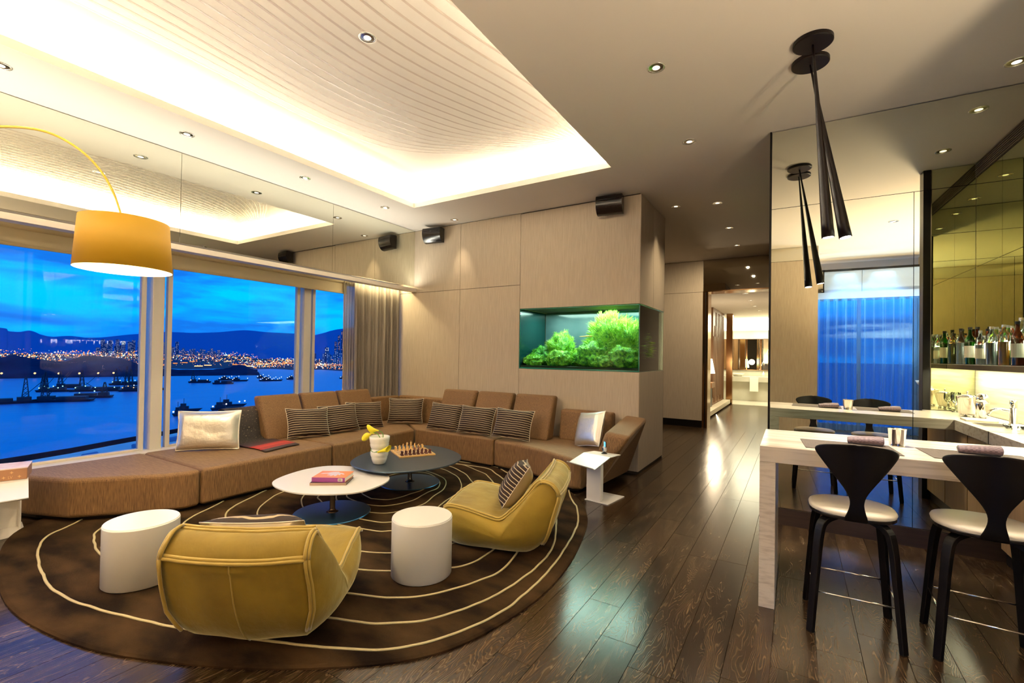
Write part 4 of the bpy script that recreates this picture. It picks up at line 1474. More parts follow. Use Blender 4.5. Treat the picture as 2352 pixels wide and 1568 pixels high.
# small camera on the book stand
cm = thing('toy_camera', 'small camera with a raised blue screen on the white book stand', 'camera', (-1.655, 4.52, 0.4665), R(-52))
m_bluescreen = pmat('blue_screen', (0.02, 0.10, 0.22), 0.2, emis=(0.12, 0.42, 0.68), emis_s=0.8)
m_silverplastic = pmat('silver_plastic', (0.6, 0.6, 0.62), 0.3, 0.6)
m_lensglass = pmat('blue_lens', (0.01, 0.05, 0.14), 0.08)
MB().lathe([(0, 0), (0.030, 0), (0.031, 0.003), (0.018, 0.009), (0.008, 0.014), (0, 0.014)], 20).build('foot', m_black, cm, smooth=True)
MR = Matrix.Translation((0, 0, 0.043)) @ Matrix.Rotation(R(90), 4, 'X')
MB().lathe([(0, -0.018), (0.022, -0.018), (0.030, -0.008), (0.031, 0.006), (0.026, 0.014), (0.0, 0.014)], 24, M=MR).build('body', m_silverplastic, cm, smooth=True)
MB().lathe([(0, 0.0145), (0.019, 0.0145), (0.018, 0.019), (0.009, 0.020), (0, 0.018)], 24, M=MR).build('lens', m_lensglass, cm, smooth=True)
MB().box(-0.010, 0.052, -0.004, 0.004, 0.070, 0.125).build('screen_frame', m_black, cm, bevel=0.002)
MB().box(-0.006, 0.048, -0.0048, -0.0042, 0.074, 0.121).build('screen', m_bluescreen, cm)

# ------------------------------------------------------------------ arc lamp
al = thing('arc_lamp', 'tall arc floor lamp with ochre drum shade hanging before the windows', 'floor lamp', (-3.462, 1.152, 0.0))
zb, zt_ = 1.925, 2.222
MB().lathe([(0.235, zb), (0.236, zb), (0.216, zt_), (0.214, zt_)], 64, cap=False).build('shade', m_yellow, al, smooth=True)
MB().lathe([(0.2335, zb + 0.001), (0.2135, zt_ - 0.004)], 64, cap=False).build('shade_lining', m_shade_in, al, smooth=True)
MB().lathe([(0.02, zt_ - 0.02), (0.212, zt_ - 0.02)], 48, cap=False).build('diffuser', m_shade_in, al, smooth=True)
MB().lathe([(0, zb + 0.09), (0.03, zb + 0.095), (0.045, zb + 0.13), (0.03, zb + 0.165), (0.015, zb + 0.19), (0.015, zb + 0.235), (0, zb + 0.235)], 20).build('bulb', m_bulb, al, smooth=True)
arc = [(-3.462, 1.152, 2.15), (-3.47, 1.14, 2.23), (-3.53, 1.11, 2.40), (-3.60, 1.06, 2.54), (-3.71, 0.99, 2.66), (-3.86, 0.90, 2.75), (-4.02, 0.80, 2.78), (-4.20, 0.69, 2.765), (-4.42, 0.56, 2.66), (-4.62, 0.44, 2.42), (-4.76, 0.35, 2.0), (-4.84, 0.30, 1.4), (-4.88, 0.28, 0.7), (-4.89, 0.27, 0.04)]
ap = smoothpath(arc, 6)
al_l = [(p.x + 3.462, p.y - 1.152, p.z) for p in ap]
MB().tube(al_l, [0.0045 + 0.009 * i / len(al_l) for i in range(len(al_l))], 10).build('arc_rod', m_yellow_rod, al, smooth=True)
MB().lathe([(0, 0.001), (0.23, 0.001), (0.235, 0.008), (0.23, 0.016), (0.03, 0.022), (0.018, 0.045), (0, 0.045)], 48, -4.89 + 3.462, 0.27 - 1.152).build('base', m_yellow_rod, al, smooth=False)
light('arc_lamp_bulb_light', 'POINT', (-3.462, 1.152, 1.99), 22, (1.0, 0.80, 0.50), 0.05)

# ------------------------------------------------------------------ speakers
def speaker(lab, loc, rz):
    t_ = thing('wall_speaker', lab, 'speaker', loc, rz, 'black speakers high on the panelled wall')
    # profile in y,z: curved belly toward the room (-y)
    prof = [(0.0, 0.10), (-0.115, 0.10), (-0.135, 0.085), (-0.145, 0.04), (-0.140, -0.02), (-0.115, -0.075), (-0.075, -0.115), (-0.03, -0.125), (0.0, -0.12)]
    pts = [(p.x, p.y) for p in smoothpath([(a, b, 0) for a, b in prof], 3)]
    Mx = Matrix(((0, 0, 1, 0), (1, 0, 0, 0), (0, 1, 0, 0), (0, 0, 0, 1)))
    MB().prism(pts, -0.165, 0.165, Mx).build('cabinet', m_speaker, t_, bevel=0.004)
    pts2 = [(a * 1.02 - 0.002, b * 0.92) for a, b in pts[2:-2]]
    MB().tube([(-0.13, -0.150, 0.045), (0.13, -0.150, 0.045)], 0.004, 8).build('trim_bar', m_speaker, t_, smooth=True)
    MB().box(-0.04, 0.04, 0.0, 0.062, -0.04, 0.04).build('wall_bracket', m_black, t_, bevel=0.003)
    return t_
m_speaker = pmat('gloss_black_speaker', (0.006, 0.003, 0.003), 0.18)
speaker('glossy black wall speaker near the mirrored corner above the curtain', (-4.93, 5.645, 3.335), R(8))
speaker('glossy black wall speaker high above the aquarium', (-2.02, 5.645, 3.365), R(6))

# ------------------------------------------------------------------ recessed downlights
m_dl_ring = pmat('downlight_ring', (0.75, 0.72, 0.66), 0.25, 0.8)
m_dl_cone = pmat('downlight_reflector', (0.65, 0.60, 0.52), 0.18, 1.0)
dl0 = None
def downlight(lab, x, y, z=H, power=14, group='recessed ceiling downlights', aim=None, r=0.052, spot=R(118), lit=True):
    global dl0
    t_ = thing('downlight', lab, 'ceiling light', (x, y, z), 0, group)
    MB().lathe([(r + 0.010, -0.0006), (r + 0.010, -0.004), (r, -0.005), (r - 0.004, -0.0006)], 24, cap=False).build('ring', m_dl_ring, t_, smooth=True)
    MB().lathe([(r - 0.003, -0.0012), (0.6 * r, -0.0022), (0.5 * r, -0.0028)], 24, cap=False).build('reflector', m_dl_cone, t_, smooth=True)
    MB().lathe([(0, -0.0034), (0.50 * r, -0.0034), (0.50 * r, -0.0012), (0, -0.0012)], 20).build('lamp', m_lampface, t_)
    if lit:
        dvec = Vector(aim or (0, 0, -1)).normalized()
        l_ = light('downlight_beam', 'SPOT', (x, y, z - 0.012), power, WARM, 0.025, spot=spot, blend=0.85)
        l_.rotation_euler = dvec.to_track_quat('-Z', 'Y').to_euler()
    return t_
for i, y in enumerate((0.885, 2.09, 3.327, 4.565)):
    downlight(['first recessed downlight beside the coffer, at the picture edge by the mirrored band', 'second recessed downlight from the picture edge, between coffer and mirrored band',
               'third recessed downlight along the coffer, beside the middle mirror seam', 'fourth recessed downlight along the coffer, before its far corner'][i], -4.925, y, power=12)
downlight('recessed downlight close to the panelled wall, making the bright scallop', -4.435, 5.50, power=14, spot=R(50), aim=(0, 0.10, -1))
downlight('single recessed downlight inside the lit coffer', -2.79, 2.38, CT, power=10, r=0.055)
cor = [(-0.856, 3.277), (-0.876, 4.567), (-0.898, 6.568), (-0.908, 7.91), (-0.93, 9.193)]
labs = ['recessed downlight over the dark floor nearest the viewer, left of the pendant canopies', 'recessed downlight second along the passage, before the mirrored wall edge', 'recessed downlight third along the passage, above the aquarium column corner', 'recessed downlight fourth along the passage', 'recessed downlight fifth along the passage, before the mirrored lintel']
for i, ((x, y), lab) in enumerate(zip(cor, labs)):
    downlight(lab, x, y, power=(20, 22, 40, 50, 60)[i], spot=R(125) if i > 1 else R(118), aim=None if i < 3 else (-0.35, 0.55, -1))
downlight('recessed downlight over the bar stools, close above the mirrored wall edge', 1.259, 4.43, power=12)
downlight('recessed downlight over the bar counter, seen only in the mirror, next to the vent', 1.26, 3.58, power=14)
downlight('recessed downlight behind the viewer, seen far off in the mirror', 1.40, 0.9, power=14)
downlight('recessed downlight washing the passage side of the aquarium column', -1.40, 6.45, power=8, aim=(-0.22, 0, -1), spot=R(48), lit=True)

# ------------------------------------------------------------------ pendants over the counter
def pendant(lab, cx, cy, tip):
    t_ = thing('pendant_light', lab, 'pendant lamp', (cx, cy, H), 0, 'slim black cone pendants over the counter')
    MB().lathe([(0, -0.0005), (0.112, -0.0005), (0.112, -0.022), (0.106, -0.026), (0, -0.026)], 40).build('canopy', m_pend, t_)
    T = Vector(tip) - Vector((cx, cy, H))
    top = Vector((0, 0, -0.026))
    d = (T - top)
    n = 14
    pts = [top + d * (k / n) for k in range(n + 1)]
    rad = [0.0055 + 0.031 * (k / n) ** 1.15 for k in range(n + 1)]
    MB().tube(pts, rad, 20).build('cone_shade', m_pend, t_, smooth=True)
    e_ = T + d.normalized() * 0.0015
    MB().tube([T, e_], [rad[-1] * 0.80, rad[-1] * 0.80], 18).build('lamp', m_pendlamp, t_)
    l_ = light('pendant_beam', 'SPOT', Vector((cx, cy, H)) + e_ + d.normalized() * 0.01, 26, (1.0, 0.88, 0.72), 0.03, spot=R(75), blend=0.6)
    l_.rotation_euler = d.to_track_quat('-Z', 'Y').to_euler()
    return t_
m_pend = pmat('dark_brown_metal', (0.007, 0.003, 0.0025), 0.35, spec=0.3)
m_pendlamp = pmat('pendant_lamp_face', (1, 1, 1), 0.4, emis=(1.0, 0.86, 0.80), emis_s=18.0)
pendant('slim black cone pendant hanging almost straight from the canopy nearer the viewer', 0.076, 3.50, (0.168, 3.57, 2.234))
pendant('slim black cone pendant leaning outward from the canopy nearer the mirror', 0.067, 3.735, (0.267, 3.69, 2.249))

# ------------------------------------------------------------------ L-shaped bar counter
TH = R(4.5)
CZ0, CZ1 = 0.848, 0.94
fl_ = Vector((-0.180, 3.10, 0))
bc_ = thing('bar_counter', 'pale veined stone bar counter with thick slab end leg', 'counter', tuple(fl_), 0)
dx_ = Vector((math.cos(TH), math.sin(TH), 0))
def ctr(x, y):
    return (x - fl_.x, y - fl_.y)
bk = Vector((-0.186, 3.86, 0))
# outline of the top: front edge, partition, bar wall, mirror, side-counter front, inner corner
fx = lambda x: fl_.y + (x - fl_.x) * math.tan(TH)
by_ = lambda x: bk.y + (x - bk.x) * math.tan(TH + R(1.5))
top = [(-0.180, 3.10), (1.228, fx(1.228)), (1.228, 3.075), (1.64, 3.075), (1.64, YM + 0.018), (1.215, YM + 0.008), (1.235, by_(1.235)), (-0.186, 3.86)]
MB().prism([ctr(*p) for p in top], CZ0, CZ1).build('countertop', m_counter, bc_, bevel=0.002, bseg=1)
leg = [(-0.180, 3.101), (-0.098, 3.101 + 0.082 * math.tan(TH)), (-0.104, by_(-0.104) - 0.002), (-0.186, 3.859)]
MB().prism([ctr(*p) for p in leg], 0.0, CZ0 - 0.001).build('leg', m_counter_leg, bc_, bevel=0.002, bseg=1)
m_cabwood = pmat('oak_cabinet_front', (0.30, 0.18, 0.085), 0.4, var=(0.40, 0.26, 0.13), vscale=(60, 60, 3))
cab = thing('bar_cabinet', 'light wood cabinet with dark kick board under the side counter', 'cabinet', (1.27, 3.08, 0))
MB().box(0.02, 0.36, 0.0, 1.655, 0.10, CZ0 - 0.003).build('body', m_cabwood, cab)
MB().box(0.03, 0.34, 0.0, 1.655, 0.001, 0.10).build('kick_board', m_black, cab)
for k in range(3):
    d_ = MB().box(0.0, 0.018, 0.01 + k * 0.55, 0.545 + k * 0.55, 0.108, CZ0 - 0.02).build('door', m_cabwood, cab, bevel=0.002)

# placemats, napkins, tumbler
def onc(x, y, z=CZ1 + 0.0005): return (x, y, z)
def placemat(lab, cx, cy, rz):
    t_ = thing('placemat', lab, 'placemat', (cx, cy, CZ1 + 0.0005), rz, 'grey placemats on the bar counter')
    MB().box(-0.225, 0.225, -0.16, 0.16, 0, 0.0022).build('mat', m_mat_cloth, t_)
    q = MB()
    for sx in (-1, 1):
        q.box(sx * 0.222 - 0.003, sx * 0.222 + 0.003, -0.16, 0.16, 0.0004, 0.0030)
    for sy in (-1, 1):
        q.box(-0.225, 0.225, sy * 0.157 - 0.003, sy * 0.157 + 0.003, 0.0004, 0.0030)
    q.build('hem', m_mat_cloth, t_)
placemat('grey woven placemat in front of the bar stool nearer the counter leg', 0.262, 3.37, TH)
placemat('grey woven placemat in front of the bar stool at the picture edge', 0.838, 3.44, TH)
m_napk = bpy.data.materials.new('mauve_honeycomb_napkin')
m_napk.use_nodes = True
t = m_napk.node_tree
bb = t.nodes['Principled BSDF']
ck = N(t, 'ShaderNodeTexChecker')
ck.inputs['Scale'].default_value = 95
ck.inputs['Color1'].default_value = (0.20, 0.13, 0.145, 1)
ck.inputs['Color2'].default_value = (0.12, 0.078, 0.09, 1)
tcn = N(t, 'ShaderNodeTexCoord')
t.links.new(tcn.outputs['Object'], ck.inputs['Vector'])
t.links.new(ck.outputs[0], bb.inputs['Base Color'])
bb.inputs['Roughness'].default_value = 0.6
bb.inputs['Sheen Weight'].default_value = 0.4
def napkin(lab, x, y, rz):
    t_ = thing('napkin', lab, 'napkin', (x, y, CZ1 + 0.003), rz, 'rolled mauve napkins on the placemats')
    n_, m_ = 22, 12
    q = MB()
    def P(i, j):
        a = 2 * PI * i / n_
        v = j / (m_ - 1)
        X = -0.085 + 0.17 * v
        k = 1 - 0.30 * (1 - v) ** 2
        wv3 = 0.0025 * mnoise.noise(Vector((X * 40, a * 2, 1)))
        return (X, (0.047 * k + wv3) * math.cos(a), 0.027 * k + (0.027 * k + wv3) * math.sin(a))
    q.grid(P, n_, m_, closed_u=True)
    q.build('roll', m_napk, t_, smooth=True)
    sp = []
    for k in range(40):
        a = k * 0.42
        r_ = 1 - k / 44
        sp.append((0.0865, 0.044 * r_ * math.cos(a), 0.027 + 0.023 * r_ * math.sin(a)))
    MB().tube(sp, 0.0028, 5).build('rolled_edge', m_napkin, t_, smooth=True)
    sp2 = [(-0.084, p[1] * 0.7, 0.019 + (p[2] - 0.027) * 0.7) for p in sp]
    MB().tube(sp2, 0.0028, 5).build('rolled_edge', m_napkin, t_, smooth=True)
napkin('rolled mauve napkin on the placemat behind the stool nearer the counter leg', 0.358, 3.52, TH - 0.12)
napkin('rolled mauve napkin on the placemat nearer the picture edge', 0.865, 3.545, TH - 0.12)
tb = thing('tumbler', 'shiny steel tumbler on the counter between the two placemats', 'cup', (0.520, 3.60, CZ1 + 0.0005))
MB().lathe([(0, 0), (0.038, 0), (0.037, 0.003), (0.045, 0.100), (0.047, 0.102), (0.045, 0.103), (0.042, 0.098), (0.036, 0.005), (0, 0.005)], 36).build('cup', m_steel, tb, smooth=True)
MB().lathe([(0.0455, 0.1005), (0.0478, 0.102), (0.0455, 0.1035)], 36, cap=False).build('rim', m_steel, tb, smooth=True)

# ------------------------------------------------------------------ bar stools
def stool(lab, x, y, rz):
    t_ = thing('bar_stool', lab, 'bar stool', (x, y, 0.0008), rz, 'black bar stools with cream seats at the counter')
    # local: faces +Y, back at -Y
    SZ = 0.645
    q = MB()
    seat = []
    for k in range(40):
        a = 2 * PI * k / 40
        ex = 2.5
        c_, s_ = math.cos(a), math.sin(a)
        r_ = 1 / ((abs(c_) ** ex + abs(s_) ** ex) ** (1 / ex))
        seat.append((0.195 * r_ * c_, 0.185 * r_ * s_))
    q.prism(seat, SZ - 0.030, SZ - 0.012)
    q.build('seat', m_black, t_, bevel=0.004, bseg=2)
    # cream pad
    q = MB()
    def P(i, j):
        v = j / 6
        k = [1.0, 1.015, 0.99, 0.90, 0.70, 0.38, 0.0][j]
        z = [0, 0.010, 0.020, 0.0265, 0.029, 0.030, 0.030][j]
        p = seat[i]
        # notch behind for the back plate
        return (p[0] * k, p[1] * k, SZ - 0.0118 + z)
    q.grid(P, 40, 7, closed_u=True)
    q.build('seat_pad', m_cream, t_, smooth=True)
    # back: fan top, narrow waist, runs down under the seat
    rows = [(-0.035, 0.056, -0.175), (0.0, 0.046, -0.198), (0.035, 0.035, -0.208), (0.065, 0.029, -0.213), (0.095, 0.031, -0.217), (0.13, 0.046, -0.221), (0.17, 0.073, -0.227), (0.21, 0.103, -0.232), (0.25, 0.133, -0.237), (0.285, 0.158, -0.241), (0.312, 0.177, -0.244), (0.330, 0.183, -0.246), (0.346, 0.174, -0.247), (0.358, 0.150, -0.249), (0.367, 0.112, -0.250), (0.373, 0.06, -0.251), (0.375, 0.005, -0.2515)]
    q = MB()
    nj = 13
    th = 0.007
    fr_, bkk = [], []
    def P(i, j, s_=0):
        z, hw_, y_ = rows[i]
        u = -1 + 2 * j / (nj - 1)
        curve = 0.10 * (u * hw_ / 0.19) ** 2 * (1 if z > 0.1 else 0.3)
        return (u * hw_, y_ + curve + s_, SZ + z)
    q.grid(lambda i, j: P(i, j, 0), len(rows), nj)
    bo = q.build('backrest', m_black_st, t_, smooth=True, solid=0.010, subsurf=1)
    # plywood legs, bent over under the seat
    for sx, sy in ((1, 1), (-1, 1), (1, -1), (-1, -1)):
        path = smoothpath([(0.03 * sx, 0.03 * sy, SZ - 0.040), (0.085 * sx, 0.085 * sy, SZ - 0.042), (0.135 * sx, 0.133 * sy, SZ - 0.065), (0.155 * sx, 0.150 * sy, SZ - 0.13), (0.170 * sx, 0.165 * sy, SZ - 0.30), (0.195 * sx, 0.188 * sy, 0.0)], 5)
        q = MB()
        n = len(path)
        vs = []
        for i, p in enumerate(path):
            a = path[max(0, i - 1)]
            b_ = path[min(n - 1, i + 1)]
            tn = (b_ - a).normalized()
            side = Vector((-sy, sx, 0)).normalized() * (1 if True else 0)
            nrm = tn.cross(side).normalized()
            k = i / (n - 1)
            wd = 0.024 - 0.006 * k
            tk = 0.011 + 0.003 * math.sin(k * PI)
            for a_, b2 in ((-1, -1), (1, -1), (1, 1), (-1, 1)):
                vs.append(p + side * wd * a_ + nrm * tk * b2)
        fs = [(3, 2, 1, 0), tuple((n - 1) * 4 + k for k in range(4))]
        for i in range(n - 1):
            for k in range(4):
                k2 = (k + 1) % 4
                fs.append((i * 4 + k, i * 4 + k2, i * 4 + 4 + k2, i * 4 + 4 + k))
        q.add(vs, fs)
        q.build('leg', m_black_st, t_, bevel=0.003, bseg=2)
    # chrome foot rail
    z = 0.215
    k = 0.181
    c4 = [(-k, -k * 0.965, z), (k, -k * 0.965, z), (k, k * 0.965, z), (-k, k * 0.965, z)]
    for i in range(4):
        MB().tube([c4[i], c4[(i + 1) % 4]], 0.0045, 8).build('foot_rail', m_chrome, t_, smooth=True)
    MB().box(-0.06, 0.06, -0.06, 0.06, SZ - 0.040, SZ - 0.031).build('seat_plate', m_black, t_)
    return t_
m_black_st = pmat('black_stained_plywood', (0.004, 0.003, 0.003), 0.4, spec=0.2)
stool('black bar stool with fan-shaped back, nearer to the counter leg', 0.262, 3.165, R(2))
stool('black bar stool with fan-shaped back, partly cut off by the picture edge', 0.800, 3.215, R(-2))

# ------------------------------------------------------------------ bar shelf with bottles
XS = 1.43
sh = thing('bar_shelf', 'thick dark bronze shelf holding the bottles, seen in the mirror', 'shelf', (XS, 3.062, 1.378))
MB().box(0, XB - XS - 0.001, 0, YM - 0.014 - 3.062, 0, 0.045).build('board', m_darkbronze if False else m_darkwood, sh, bevel=0.002)
MB().box(0.004, XB - XS - 0.002, 0.004, YM - 0.02 - 3.062, 0.0452, 0.0475).build('glass_top', m_satinwhite, sh)
light('shelf_led_under', 'AREA', (XS + 0.10, 3.9, 1.372), 9, (1.0, 0.92, 0.68), size=0.12, size_y=1.55, rot=(0, 0, 0))
light('shelf_led_back', 'AREA', (XB - 0.02, 3.9, 1.60), 4, (0.95, 1.0, 0.85), size=0.08, size_y=1.55, rot=(0, R(90), 0))
def bglass(name, c, a=0.55):
    return glassmat(name, c, 0.9, 0.03, 1.5)
G_clear = glassmat('clear_bottle_glass', (0.88, 0.92, 0.90), 1, 0.02, 1.55)
G_green = glassmat('green_bottle_glass', (0.05, 0.40, 0.08), 1, 0.02, 1.55)
G_amber = glassmat('amber_bottle_glass', (0.45, 0.16, 0.04), 1, 0.02, 1.55)
L_yel = pmat('pear_green_liquor', (0.45, 0.62, 0.05), 0.25)
L_red = pmat('red_liquor', (0.75, 0.06, 0.02), 0.25)
L_grn = pmat('green_liquor', (0.08, 0.50, 0.03), 0.25)
L_org = pmat('orange_liquor', (0.85, 0.35, 0.04), 0.25)
L_clr = pmat('water_clear_spirit', (0.66, 0.72, 0.70), 0.15)
L_amb = pmat('amber_spirit', (0.40, 0.14, 0.03), 0.2)
m_label = pmat('paper_label', (0.82, 0.76, 0.60), 0.6)
m_capsil = pmat('silver_cap', (0.7, 0.7, 0.7), 0.25, 1.0)
m_capblk = pmat('black_cap', (0.02, 0.02, 0.02), 0.3)
def bottle(lab, x, y, kind, gm, lm, capm, h=0.30, r=0.036, labelm=None):
    t_ = thing('bottle', lab, 'bottle', (x, y, 1.4262), random.uniform(-0.2, 0.2), 'bottles on the bar shelf')
    if kind == 'tall':
        pr = [(0, 0), (r, 0), (r, 0.004), (r, h * 0.60), (r * 0.85, h * 0.68), (r * 0.38, h * 0.76), (r * 0.34, h * 0.90), (0, h * 0.90)]
    elif kind == 'round':
        pr = [(0, 0), (r, 0), (r * 1.25, h * 0.12), (r * 1.3, h * 0.28), (r * 1.0, h * 0.48), (r * 0.42, h * 0.62), (r * 0.36, h * 0.86), (0, h * 0.86)]
    else:
        pr = [(0, 0), (r, 0), (r, 0.004), (r, h * 0.72), (r * 0.9, h * 0.78), (r * 0.45, h * 0.82), (r * 0.45, h * 0.93), (0, h * 0.93)]
    MB().lathe(pr, 18).build('glass', gm, t_, smooth=True)
    top_h = pr[-1][1]
    if lm:
        lp_ = [(0, 0.006), (r * 0.90, 0.006)] + [(a * 0.9, b) for a, b in pr[2:4]] if kind != 'round' else [(0, 0.006), (r * 0.9, 0.006), (r * 1.12, h * 0.12), (r * 1.17, h * 0.28), (0, h * 0.30)]
        if kind != 'round':
            lp_ = [(0, 0.006), (r * 0.9, 0.006), (r * 0.9, h * 0.58), (0, h * 0.58)]
        MB().lathe(lp_, 16).build('liquor', lm, t_, smooth=False)
    MB().lathe([(0, top_h + 0.0005), (r * 0.42, top_h + 0.0005), (r * 0.42, top_h + 0.022), (0, top_h + 0.022)], 14).build('cap', capm, t_)
    if labelm:
        MB().lathe([(r + 0.0006, h * 0.18), (r + 0.0006, h * 0.48)], 18, cap=False).build('label', labelm, t_)
bspec = [
    ('clear bottle with silver cap, nearest the mirror corner', 'tall', G_clear, L_clr, m_capsil, 0.29, 0.036, None),
    ('clear round-bellied bottle with glass stopper', 'round', G_clear, None, m_capsil, 0.26, 0.040, None),
    ('clear square-shouldered bottle with white label', 'jug', G_clear, L_clr, m_capsil, 0.31, 0.037, m_label),
    ('brown spirit bottle with black cap', 'tall', G_amber, L_amb, m_capblk, 0.30, 0.034, m_label),
    ('clear jug bottle with silver cap, beside the brown one', 'jug', G_clear, L_clr, m_capsil, 0.32, 0.038, None),
    ('clear bottle with yellow label', 'jug', G_clear, L_clr, m_capsil, 0.30, 0.034, pmat('yellow_label', (0.85, 0.75, 0.10), 0.5)),
    ('bottle of orange liquor next to the green one', 'jug', G_clear, L_org, m_capsil, 0.28, 0.032, None),
    ('bottle of bright green liquor', 'jug', G_clear, L_grn, m_capsil, 0.28, 0.032, None),
    ('bottle of red liquor with silver cap', 'jug', G_clear, L_red, m_capsil, 0.28, 0.032, None),
    ('plain clear bottle between red and yellow-green ones', 'jug', G_clear, L_clr, m_capsil, 0.28, 0.033, None),
    ('wide bottle of yellow-green pear liquor', 'jug', G_clear, L_yel, m_capsil, 0.28, 0.045, None),
    ('slim bottle of pink-orange liquor', 'jug', G_clear, pmat('pink_liquor', (0.80, 0.28, 0.14), 0.3), m_capsil, 0.27, 0.028, m_label),
    ('clear short bottle with small label', 'jug', G_clear, L_clr, m_capsil, 0.26, 0.030, m_label),
    ('clear onion-shaped bottle with stopper, toward the dark post', 'round', G_clear, L_clr, m_capsil, 0.24, 0.038, None),
    ('amber whisky bottle with paper label', 'tall', G_amber, L_amb, m_capblk, 0.29, 0.034, m_label),
    ('green gin bottle with cream label', 'tall', G_green, L_grn, m_capblk, 0.31, 0.036, m_label),
    ('small clear flask with yellow neck', 'tall', G_clear, L_amb, pmat('yellow_cap', (0.8, 0.6, 0.05), 0.4), 0.22, 0.026, m_label),
    ('dark red-brown bottle with black cap next to the post', 'tall', G_amber, L_amb, m_capblk, 0.32, 0.036, m_label),
    ('pale frosted bottle at the end by the post', 'tall', G_clear, L_clr, m_capblk, 0.31, 0.034, None),
]
yy = YM - 0.14
for i, (lab, kd, gm, lm, cp, h_, r_, lb) in enumerate(bspec):
    bottle(lab, XS + 0.075 + 0.05 * (i % 3), yy, kd, gm, lm, cp, h_ * 1.22, r_ * 1.12, lb)
    yy -= 0.080

# counter ware in the alcove
def ice_bucket(lab, x, y, sc, rz):
    t_ = thing('ice_bucket', lab, 'ice bucket', (x, y, CZ1 + 0.0008), rz, 'steel ice buckets on the side counter')
    for k in range(3):
        a = k * 2 * PI / 3 + 0.4
        MB().lathe([(0, 0), (0.010, 0.0), (0.016, 0.008), (0.013, 0.018), (0.006, 0.026), (0, 0.027)], 12, 0.055 * sc * math.cos(a), 0.055 * sc * math.sin(a)).build('foot', m_chrome, t_, smooth=True)
    MB().lathe([(0, 0.024), (0.060 * sc, 0.024), (0.066 * sc, 0.030), (0.082 * sc, 0.19 * sc), (0.085 * sc, 0.195 * sc), (0.080 * sc, 0.195 * sc), (0.062 * sc, 0.034), (0, 0.034)], 32).build('bowl', m_steel, t_, smooth=True)
    MB().lathe([(0.086 * sc, 0.197 * sc), (0.086 * sc, 0.201 * sc), (0.02, 0.215 * sc), (0, 0.216 * sc)], 32).build('lid', m_chrome, t_, smooth=True)
    MB().lathe([(0, 0.214 * sc), (0.004, 0.216 * sc), (0.004, 0.232 * sc), (0.009, 0.240 * sc), (0.006, 0.249 * sc), (0, 0.251 * sc)], 14).build('knob', m_chrome, t_, smooth=True)
ice_bucket('steel ice bucket with lid and ball feet, closer to the faucet', 1.43, 3.62, 0.95, 0.2)
ice_bucket('steel ice bucket with lid and ball feet, closer to the dark post', 1.50, 3.38, 0.85, 0.9)
t_ = thing('cocktail_shaker', 'tall steel shaker standing next to the ice bucket on the side counter', 'shaker', (1.47, 3.83, CZ1 + 0.0008))
MB().lathe([(0, 0), (0.034, 0), (0.042, 0.01), (0.048, 0.14), (0.046, 0.155), (0, 0.155)], 28).build('body', m_steel, t_, smooth=True)
MB().lathe([(0.047, 0.156), (0.044, 0.20), (0.026, 0.225), (0, 0.228)], 28).build('cap', m_chrome, t_, smooth=True)
t_ = thing('faucet', 'chrome bar faucet with curved spout by the backsplash', 'faucet', (1.55, 4.18, CZ1 + 0.0008))
MB().lathe([(0, 0), (0.030, 0), (0.030, 0.006), (0.024, 0.010), (0.024, 0.14), (0, 0.14)], 24).build('body', m_chrome, t_, smooth=True)
MB().lathe([(0, 0.1415), (0.0235, 0.1415), (0.0235, 0.20), (0.018, 0.205), (0, 0.205)], 24).build('handle', m_chrome, t_, smooth=True)
MB().tube(smoothpath([(-0.015, 0, 0.115), (-0.07, -0.01, 0.125), (-0.125, -0.015, 0.11), (-0.145, -0.018, 0.075)], 6), 0.011, 12).build('spout', m_chrome, t_, smooth=True)
MB().tube([(-0.145, -0.018, 0.078), (-0.147, -0.018, 0.064)], 0.013, 12).build('aerator', m_chrome, t_, smooth=True)
t_ = thing('chopping_board', 'cream cutting board lying on the side counter', 'cutting board', (1.40, 3.98, CZ1 + 0.0008), R(5))
MB().box(-0.10, 0.10, -0.11, 0.11, 0, 0.014).build('board', m_cream, t_, bevel=0.003)
t_ = thing('sink', 'small square sink let into the side counter below the faucet', 'sink', (1.40, 4.30, CZ1 + 0.0006))
MB().box(-0.10, 0.10, -0.12, 0.12, 0, 0.0015).build('basin', m_wallgap, t_)
MB().box(-0.105, 0.105, -0.125, -0.119, 0.0, 0.003).box(-0.105, 0.105, 0.119, 0.125, 0, 0.003).box(-0.105, -0.099, -0.119, 0.119, 0, 0.003).box(0.099, 0.105, -0.119, 0.119, 0, 0.003).build('rim', m_steel, t_)
for k, (x, y) in enumerate(((1.55, 3.20), (1.47, 3.17), (1.56, 3.29))):
    t_ = thing('wine_glass', ['clear stem glass closest to the backsplash on the side counter', 'clear stem glass standing out on the side counter by the post', 'clear stem glass beside the smaller ice bucket'][k], 'glass', (x, y, CZ1 + 0.0008), 0, 'glasses at the end of the side counter')
    MB().lathe([(0, 0), (0.032, 0), (0.030, 0.003), (0.004, 0.006), (0.0035, 0.075), (0.02, 0.09), (0.034, 0.12), (0.033, 0.165), (0.029, 0.185)], 20, cap=False).build('bowl', G_clear, t_, smooth=True)
t_ = thing('glass_tray', 'low glass dish beside the faucet on the side counter', 'tray', (1.45, 4.50, CZ1 + 0.0008))
MB().lathe([(0, 0), (0.05, 0), (0.07, 0.03), (0.068, 0.032), (0.048, 0.004), (0, 0.004)], 24).build('dish', G_clear, t_, smooth=True)

